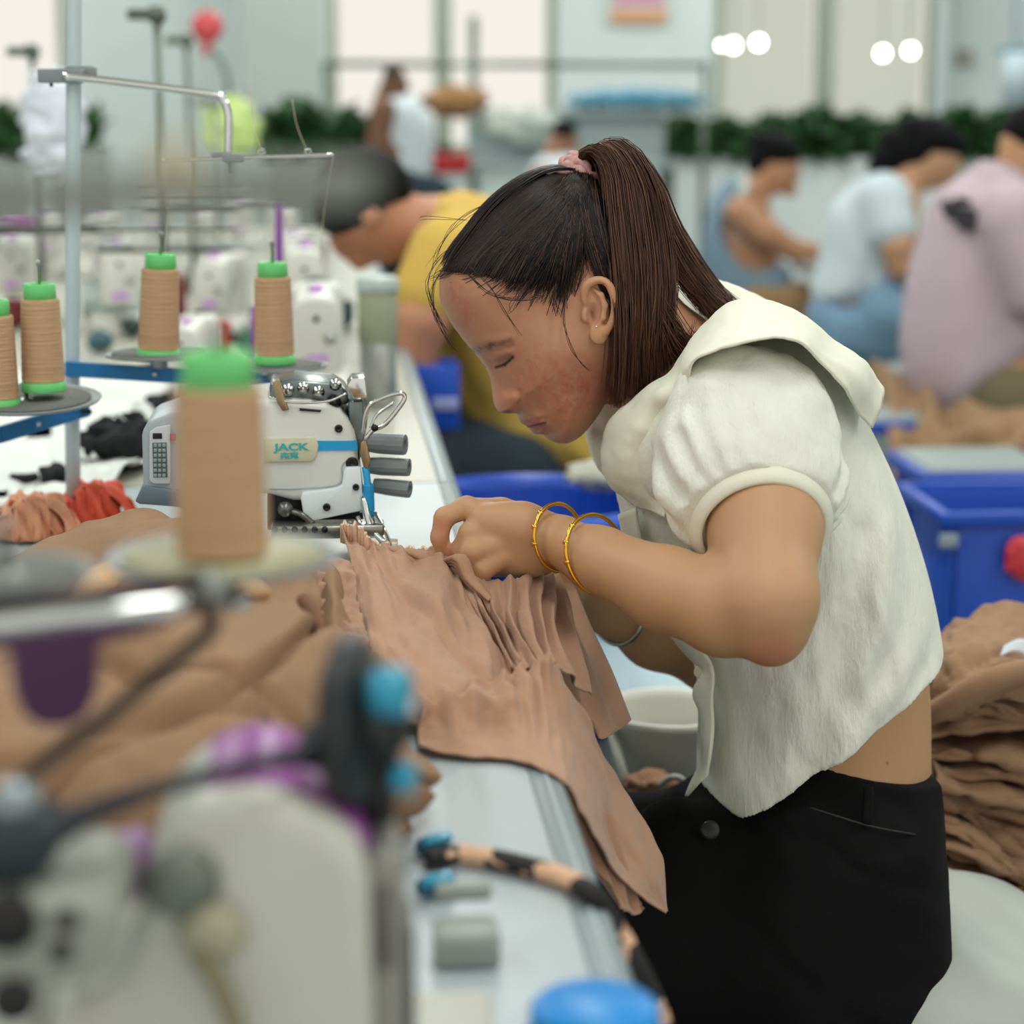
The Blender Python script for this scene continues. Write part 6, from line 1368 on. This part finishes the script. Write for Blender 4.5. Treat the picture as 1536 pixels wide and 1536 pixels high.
mk('rod_block', prism(qn([(-80, 1250), (60, 1232), (90, 1240), (84, 1290), (50, 1330), (-80, 1340)], .75), .75, .78, .004), mat('rod_block', (38, 48, 54), rough=.5), nm)
c = P(24, 1208, .77); mk('ball_joint', lathe([(.011*math.sin(a), -.011*math.cos(a)) for a in np.linspace(.1, PI-.1, 9)], 20, Matrix.Translation(c)), mat('joint_grey', (140, 150, 156), rough=.25, metal=.6), nm)
mk('rod_collar', lathe([(.007, 0), (.010, .002), (.010, .014), (.007, .016)], 20, frame(P(470, 1120, .83), P(500, 1116, .84))), mat('collar_grey', (70, 80, 84), rough=.4), nm)
# ================================================================= stools, tubs and piles on the right
M_BLP = mat('blue_plastic', (24, 76, 184), rough=.35); M_SEATP = mat('stool_pad', (176, 200, 208), rough=.6, noise=.05, nscale=10); M_SEATG = mat('stool_pad_grey', (150, 160, 158), rough=.6)
def stool(lab, cx, cy, zt, w, d, pad=M_SEATP, rz=0):
    t = thing('blue_stool', lab, 'stool', (cx, cy, 0), 'blue-edged stools', R(rz))
    mk('seat', box((0, 0, zt-.012), (w*.96, d*.96, .024), .010, seg=3), pad, t, local=True)
    mk('seat_rim', [box((0, s*d/2, zt-.024), (w+.02, .022, .03), .006) for s in (-1, 1)]+[box((s*w/2, 0, zt-.024), (.022, d, .03), .006) for s in (-1, 1)], M_BLP, t, local=True)
    for sx in (-1, 1):
        for sy in (-1, 1): mk('leg', box((sx*(w/2-.02), sy*(d/2-.02), (zt-.036)/2), (.026, .026, zt-.036), .004), M_BLP, t, local=True)
    mk('stretcher', [box((0, s*(d/2-.02), .12), (w-.06, .018, .018), .003) for s in (-1, 1)], M_BLP, t, local=True)
    return t
c = P(965, 1000, 2.42); stool('pale-blue-topped stool with a blue edge behind the seamstress\'s forearm', c.x+.03, 2.60, P(960, 1052, 2.42).z+.005, .34, .36)
# bucket of scraps
def bucket(name, lab, cat, c, r0, r1, h, m, inner=None, sc_=(1, 1), rim=.006, n=48, parent_thing=None):
    t = thing(name, lab, cat, c); t.scale = (sc_[0], sc_[1], 1)
    mk('shell', lathe([(r0*.98, 0), (r0, .003), (r1, h-.01), (r1+rim, h-.008), (r1+rim, h), (r1-.001, h), (r1-.004, h-.01), (r0-.004, .005), (.001, .004)], n), m, t, local=True)
    return t
zr = P(1000, 1068, 2.20).z; M_BKT = mat('bucket_white', (232, 235, 225), rough=.4, noise=.06, nscale=12)
xb = P(1010, 1068, 2.20).x
t = bucket('bucket', 'off-white bucket of cloth scraps under the seamstress\'s elbow', 'bucket', (xb, 2.22, zr-.26), .055, .073, .26, M_BKT)
mk('handle_strap', tube([Vector((-.072, -.02, .255)), Vector((-.066, -.062, .22)), Vector((-.052, -.074, .17)), Vector((-.04, -.076, .145))], [.005, .006, .009, .008], 8, 20, flat=.5), mat('strap_white', (216, 220, 212), rough=.4), t, local=True)
o = thing('side_stand', 'low grey stand holding the bucket of scraps', 'stand', (xb, 2.22, 0)); mk('top', box((xb, 2.22, zr-.27), (.2, .2, .02), .004), M_LGREY, o)
for a in (-1, 1):
    for b in (-1, 1): mk('leg', box((xb+a*.085, 2.22+b*.085, (zr-.28)/2), (.02, .02, zr-.28), .002), M_LGREY, o)
M_BRS = mat('brown_scrap', (176, 134, 104), rough=.9)
gS = 'scraps of tan cloth in the bucket'
for k, (x, y, Y, rx, lab) in enumerate(((975, 1178, 2.12, .030, 'rolled tan scrap at the bucket\'s left, nearest the hanging ruffle'), (1010, 1150, 2.2, .034, 'tan scrap in the middle of the bucket'), (1028, 1112, 2.25, .024, 'tan scrap high against the bucket\'s right wall'))):
    c = P(x, y, Y); heap('cloth_scrap', lab, 'cloth', c, (rx, rx*.9, rx*.62), M_BRS, 60+k, .3, .004, gS)
xr = P(1005, 1190, 2.08); 
tag(mk('drawstring', tube([P(990, 1178, 2.08), P(1008, 1166, 2.07), P(1024, 1172, 2.07), P(1020, 1200, 2.07)], .0035, 8, 20), mat('cord_white', (222, 222, 214), rough=.7)), 'white cord loop hanging over the scraps beside her waistband', 'cord')
# blue tub between the bench and the man
ct = P(815, 776, 2.75); t = thing('blue_tub', 'large bright blue plastic tub behind the seamstress\'s hands', 'tub', (ct.x, 2.9, ct.z-.32))
mk('shell', lathe([(.15, 0), (.155, .004), (.175, .29), (.19, .292), (.192, .32), (.176, .322), (.170, .30), (.150, .01), (.001, .008)], 56), M_BLP, t, local=True)
mk('rim_band', lathe([(.192, .300), (.197, .302), (.197, .318), (.192, .32)], 56, cap=False), mat('blue_rim', (40, 96, 214), rough=.35), t, local=True)
o = thing('low_stand', 'low steel stand under the big blue tub', 'stand', (ct.x, 2.9, 0)); zt = ct.z-.322; mk('top', box((ct.x, 2.9, zt-.01), (.3, .3, .02), .003), M_LGREY, o)
for a in (-1, 1):
    for b in (-1, 1): mk('leg', box((ct.x+a*.13, 2.9+b*.13, (zt-.02)/2), (.02, .02, zt-.02), .002), M_LGREY, o)
scr = P(905, 712, 2.95); heap('cloth_scrap', 'grey-beige cloth heaped on the blue tub\'s right rim', 'cloth', scr, (.05, .05, .022), mat('beige_cloth', (176, 176, 160), rough=.9), 71, .3, .006)
# blue crate by the man's lap
c = P(652, 600, 3.7); t = thing('blue_crate', 'small royal-blue crate with a pale label by the bench edge, near the man\'s forearm', 'crate', (c.x, 3.75, 0))
zt = P(650, 548, 3.7).z
zl = P(650, 645, 3.7).z; hh = zt-zl; zm = (zt+zl)/2
mk('shell', [box((c.x, 3.70, zm), (.085, .010, hh), .003), box((c.x, 3.80, zm), (.085, .010, hh), .003), box((c.x-.040, 3.75, zm), (.010, .10, hh), .003), box((c.x+.040, 3.75, zm), (.010, .10, hh), .003)], M_BLP, t)
mk('under_box', box((c.x, 3.75, zl/2), (.075, .10, zl), .004), mat('navy_box', (36, 46, 58), rough=.6), t)
mk('label_tag', box((P(668, 606, 3.69).x, 3.692, P(668, 606, 3.69).z), (.045, .003, .022), .001), mat('lilac_label', (160, 170, 214), rough=.6), t)
x9 = P(914, 630, 3.3).x; tag(mk('blue_post', box((x9, 3.3, P(914, 606, 3.3).z/2), (.022, .03, P(914, 606, 3.3).z), .004), M_BLP), 'blue post showing just under the seamstress\'s chin', 'post')
# pile of folded tan garments on a stool
zp = P(1460, 1395, 2.1).z; xs_ = P(1470, 0, 2.1).x
stool('blue stool almost hidden under the folded garment pile', xs_+.06, 2.24, max(zp, .3)-.012, .30, .30)
gp = 'folded tan garments stacked beside the seamstress'
M_FOLD = mat('brown_fold', (160, 126, 98), rough=.9, noise=.08, nscale=50, bump=.4, bscale=420)
tops = [1395, 1345, 1290, 1238, 1185, 1130, 1075, 1020]
NL = len(tops)
nms = ['bottom', 'second from the bottom', 'third from the bottom', 'fourth from the bottom', 'fourth from the top', 'third from the top', 'second from the top']
for k in range(NL-1):
    zb = P(1450, tops[k], 2.1).z; zt = P(1450, tops[k+1], 2.1).z; hgt = zt-zb
    dx = .012*math.sin(k*2.3); x0 = P([1425, 1408, 1400, 1396, 1398, 1402, 1400][k], 0, 2.1).x+dx*.3; x1 = x0+.26; y0 = 2.06+.008*math.cos(k*1.7)
    t = thing('folded_garment', 'folded tan garment in the pile right of the seamstress, %s' % nms[k], 'garment', ((x0+x1)/2, y0+.1, zb), gp)
    slp = [.08, .2, .38, .5, .45, .3, .12][k]; y0 += [.0, -.012, .01, -.015, .012, -.01, .008][k]
    for j in range(3):
        za = zb+hgt*j/3; th = hgt/3*[.95, .6, .85][(j+k) % 3]; off = .012*math.sin(k*3+j*2.1); tl = .10*math.sin(k*1.3+j)
        # one folded layer: a flattened loop whose front fold ripples
        rows = []
        for a in np.linspace(0, 1, 5):
            x = x0+off+(x1-x0-off)*a; sag = .014*math.sin(a*5+k*2+j)*(.5+a)
            zz = za+sag+tl*.22*(a-.5)-slp*min(x-x0, .13)
            rows.append([(x, y0+.17, zz+th), (x, y0+.06, zz+th), (x, y0+.004+.008*math.sin(a*9+j*2+k), zz+th*1.02), (x, y0-.010+.010*math.sin(a*7+j+k), zz+th*.5), (x, y0+.004, zz+.001), (x, y0+.08, zz), (x, y0+.17, zz)])
        mk('fold', patch(rows, 50, 40, lambda u, v, G: .009*fbm(G[..., 0]*22+j*3, G[..., 1]*22, G[..., 2]*45+k*5, 3, k*3+j)+.003*np.sin(u*19+k*2+np.sin(v*6)), .0018), M_FOLD, t)
# loose garment thrown over the pile
Tp = pl([[(1392, 985, 2.16), (1415, 940, 2.17), (1450, 916, 2.17), (1500, 908, 2.18), (1560, 915, 2.2), (1620, 940, 2.2)],
         [(1386, 1020, 2.10), (1412, 985, 2.08), (1450, 965, 2.07), (1500, 960, 2.07), (1560, 975, 2.1), (1620, 1000, 2.1)],
         [(1384, 1062, 2.07), (1415, 1040, 2.03), (1455, 1020, 2.01), (1500, 1010, 2.01), (1560, 1015, 2.03), (1620, 1030, 2.05)],
         [(1384, 1090, 2.07), (1418, 1078, 2.03), (1460, 1062, 2.02), (1505, 1050, 2.02), (1560, 1055, 2.04), (1620, 1070, 2.05)]])
tg = thing('loose_garment', 'loose tan garment thrown over the top of the folded pile, with a white tag', 'garment', P(1470, 1090, 2.1), gp)
mk('cloth', patch(Tp, 80, 90, lambda u, v, G: .008*fbm(v*5+u*3, u*5-v*3, u*0, 3, 81)+.005*np.sin((u*1.5+v)*14)*u, .002), M_FOLD, tg)
mk('label_tag', patch(pl([[(1506, 968, 2.045), (1530, 958, 2.05), (1552, 966, 2.05)], [(1500, 984, 2.035), (1524, 976, 2.04), (1550, 990, 2.04)]]), 6, 8, None, .001), mat('tag_white', (214, 226, 236), rough=.6), tg)
tw = [P(1384, 1075, 2.05), P(1420, 1060, 2.01), P(1470, 1030, 1.99), P(1520, 1012, 1.99), P(1600, 1000, 2.02)]
mk('sleeve', tube(tw, [.018, .02, .022, .02, .02], 14, 60, flat=.6), M_FOLD, tg)
# cushion the seamstress sits on
cu = Field((.30, 1.60, .24), (.80, 2.12, .56), .006)
cc = P(1400, 1490, 1.86)
cu.ell((cc.x-.02, 1.86, .385), (.165, .19, .095), None, .02); cu.ell((cc.x+.055, 1.84, .385), (.075, .15, .070), None, .05)
v_, f_ = cu.mesh(2); v_ = v_+np.stack([0*v_[:, 0], 0*v_[:, 0], .009*fbm(v_[:, 0]*12+v_[:, 2]*22, v_[:, 1]*5, v_[:, 2]*8, 3, 91)], 1)
tag(mk('seat_cushion', (v_, f_), mat('cushion_cloth', (178, 184, 178), rough=.9, bump=.3, bscale=60)), 'pale grey cloth cushion the seamstress sits on', 'cushion')
t = stool('blue stool under the pale cushion, at the very bottom right', cc.x, 1.86, .292, .34, .34)
# blue basket and stools farther right
c = P(1516, 790, 3.2); zt = P(1480, 782, 3.15).z
t = thing('blue_basket', 'deep blue plastic basket at the right edge, under the stool', 'basket', (c.x+.06, 3.3, 0))
def tray(cx, cy, z0, z1, w, d, m, parent, th=.008):
    return mk('shell', [prism([(-w/2+.03, z0), (w/2-.03, z0), (w/2, z1), (-w/2, z1)], -d/2, -d/2+th, .002), prism([(-w/2+.03, z0), (w/2-.03, z0), (w/2, z1), (-w/2, z1)], d/2-th, d/2, .002), box((-w/2+.012, 0, (z0+z1)/2), (th, d, z1-z0), .002), box((w/2-.012, 0, (z0+z1)/2), (th, d, z1-z0), .002), box((0, 0, z0+.004), (w-.06, d-.01, .008), .001)], m, parent, local=True)
tray(0, 0, 0, zt, .34, .26, M_BLP, t); mk('rim', [box((0, s*.133, zt), (.37, .018, .022), .004) for s in (-1, 1)]+[box((s*.175, 0, zt), (.018, .26, .022), .004) for s in (-1, 1)], M_BLP, t, local=True)
mk('label_tag', box((P(1424, 812, 3.15).x-c.x-.06, -.146, P(1424, 812, 3.15).z), (.03, .004, .022), .004), mat('grey_label', (150, 168, 176), rough=.5), t, local=True)
rp = P(1534, 836, 3.15); tag(mk('red_bag', heap('tmp', 'x', 'x', rp, (.03, .012, .04), mat('red_film', (206, 60, 70), rough=.4), 95, .2, .004).data and (np.array([tuple(v.co) for v in COL.objects[-1].data.vertices])+np.array(COL.objects[-1].location), [list(p.vertices) for p in COL.objects[-1].data.polygons]), MATS['red_film']), 'bit of red plastic at the blue basket\'s right, picture edge', 'bag')
for o_ in [q_ for q_ in COL.objects if q_.name.startswith('tmp')]: bpy.data.objects.remove(o_)
c = P(1500, 708, 3.9); t2 = stool('grey-topped blue stool at the right edge above the blue basket', P(1520, 0, 3.9).x, 4.02, P(1500, 700, 3.9).z, .26, .26, M_SEATG)
c = P(1330, 628, 4.7); stool('small grey-and-blue stool showing beside the seamstress\'s collar', P(1322, 0, 4.7).x, 4.75, P(1330, 622, 4.7).z, .26, .2, M_SEATG, 0)
# tan cloth hanging below the person in pink
Hp = pl([[(1300, 560, 5.3), (1360, 560, 5.1), (1450, 610, 4.7), (1540, 600, 4.6), (1620, 600, 4.6)], [(1335, 640, 4.7), (1390, 630, 4.6), (1460, 650, 4.45), (1540, 645, 4.4), (1620, 640, 4.4)], [(1345, 720, 4.5), (1380, 700, 4.45), (1430, 700, 4.4), (1500, 670, 4.35), (1620, 660, 4.3)], [(1360, 790, 4.45), (1385, 780, 4.4), (1410, 770, 4.4), (1440, 700, 4.35), (1620, 685, 4.3)]])
tag(mk('draped_cloth', patch(Hp, 60, 80, lambda u, v, G: .02*np.sin(v*26+2*fbm(v*4, u*2, u*0, 2, 5))+.015*fbm(v*6, u*5, u*0, 3, 6)), mat('brown_far', (156, 124, 92), rough=.9, noise=.15, nscale=10)), 'tan cloth draped below the person in pink down towards the floor', 'cloth')
# work tables of the right rows, in front of the people there
for (x0p, x1p, pyt, Y, lab) in ((1215, 1330, 400, 7.4, 'pale worktable under the denim-vest woman\'s hands'), (1372, 1420, 385, 6.5, 'worktable the woman in white works at')):
    a = P(x0p, pyt, Y); b = P(x1p, pyt, Y); o = thing('work_table', lab, 'worktable', ((a.x+b.x)/2, Y, 0))
    mk('top', quad(a.x, b.x+.2, Y-.3, Y+.3, a.z-.03, a.z), M_TOPF, o, smooth=False)
    for s in (a.x+.03, b.x+.15): mk('leg', quad(s, s+.03, Y-.27, Y-.24, 0, a.z-.03), M_LEGB, o, smooth=False)
# ---------------------------------------------------------------- camera
cd = bpy.data.cameras.new('camera'); cam = bpy.data.objects.new('camera', cd); COL.objects.link(cam); SC.camera = cam
cd.sensor_fit = 'HORIZONTAL'; cd.sensor_width = 24.4; cd.lens = 24.4*F_PX/1536
M = Matrix((_r, _u, -_f)).transposed().to_4x4(); M.translation = (0, 0, CAMZ); cam.matrix_world = M
cd.dof.use_dof = True; cd.dof.focus_distance = 1.77; cd.dof.aperture_fstop = 2.7; cd.clip_start = .02; cd.clip_end = 100
v = SC.view_settings; v.view_transform = 'Standard'; v.look = 'None'; v.gamma = 1; v.exposure = EXPOSURE
SC.cycles.use_denoising = True; SC.cycles.max_bounces = 8
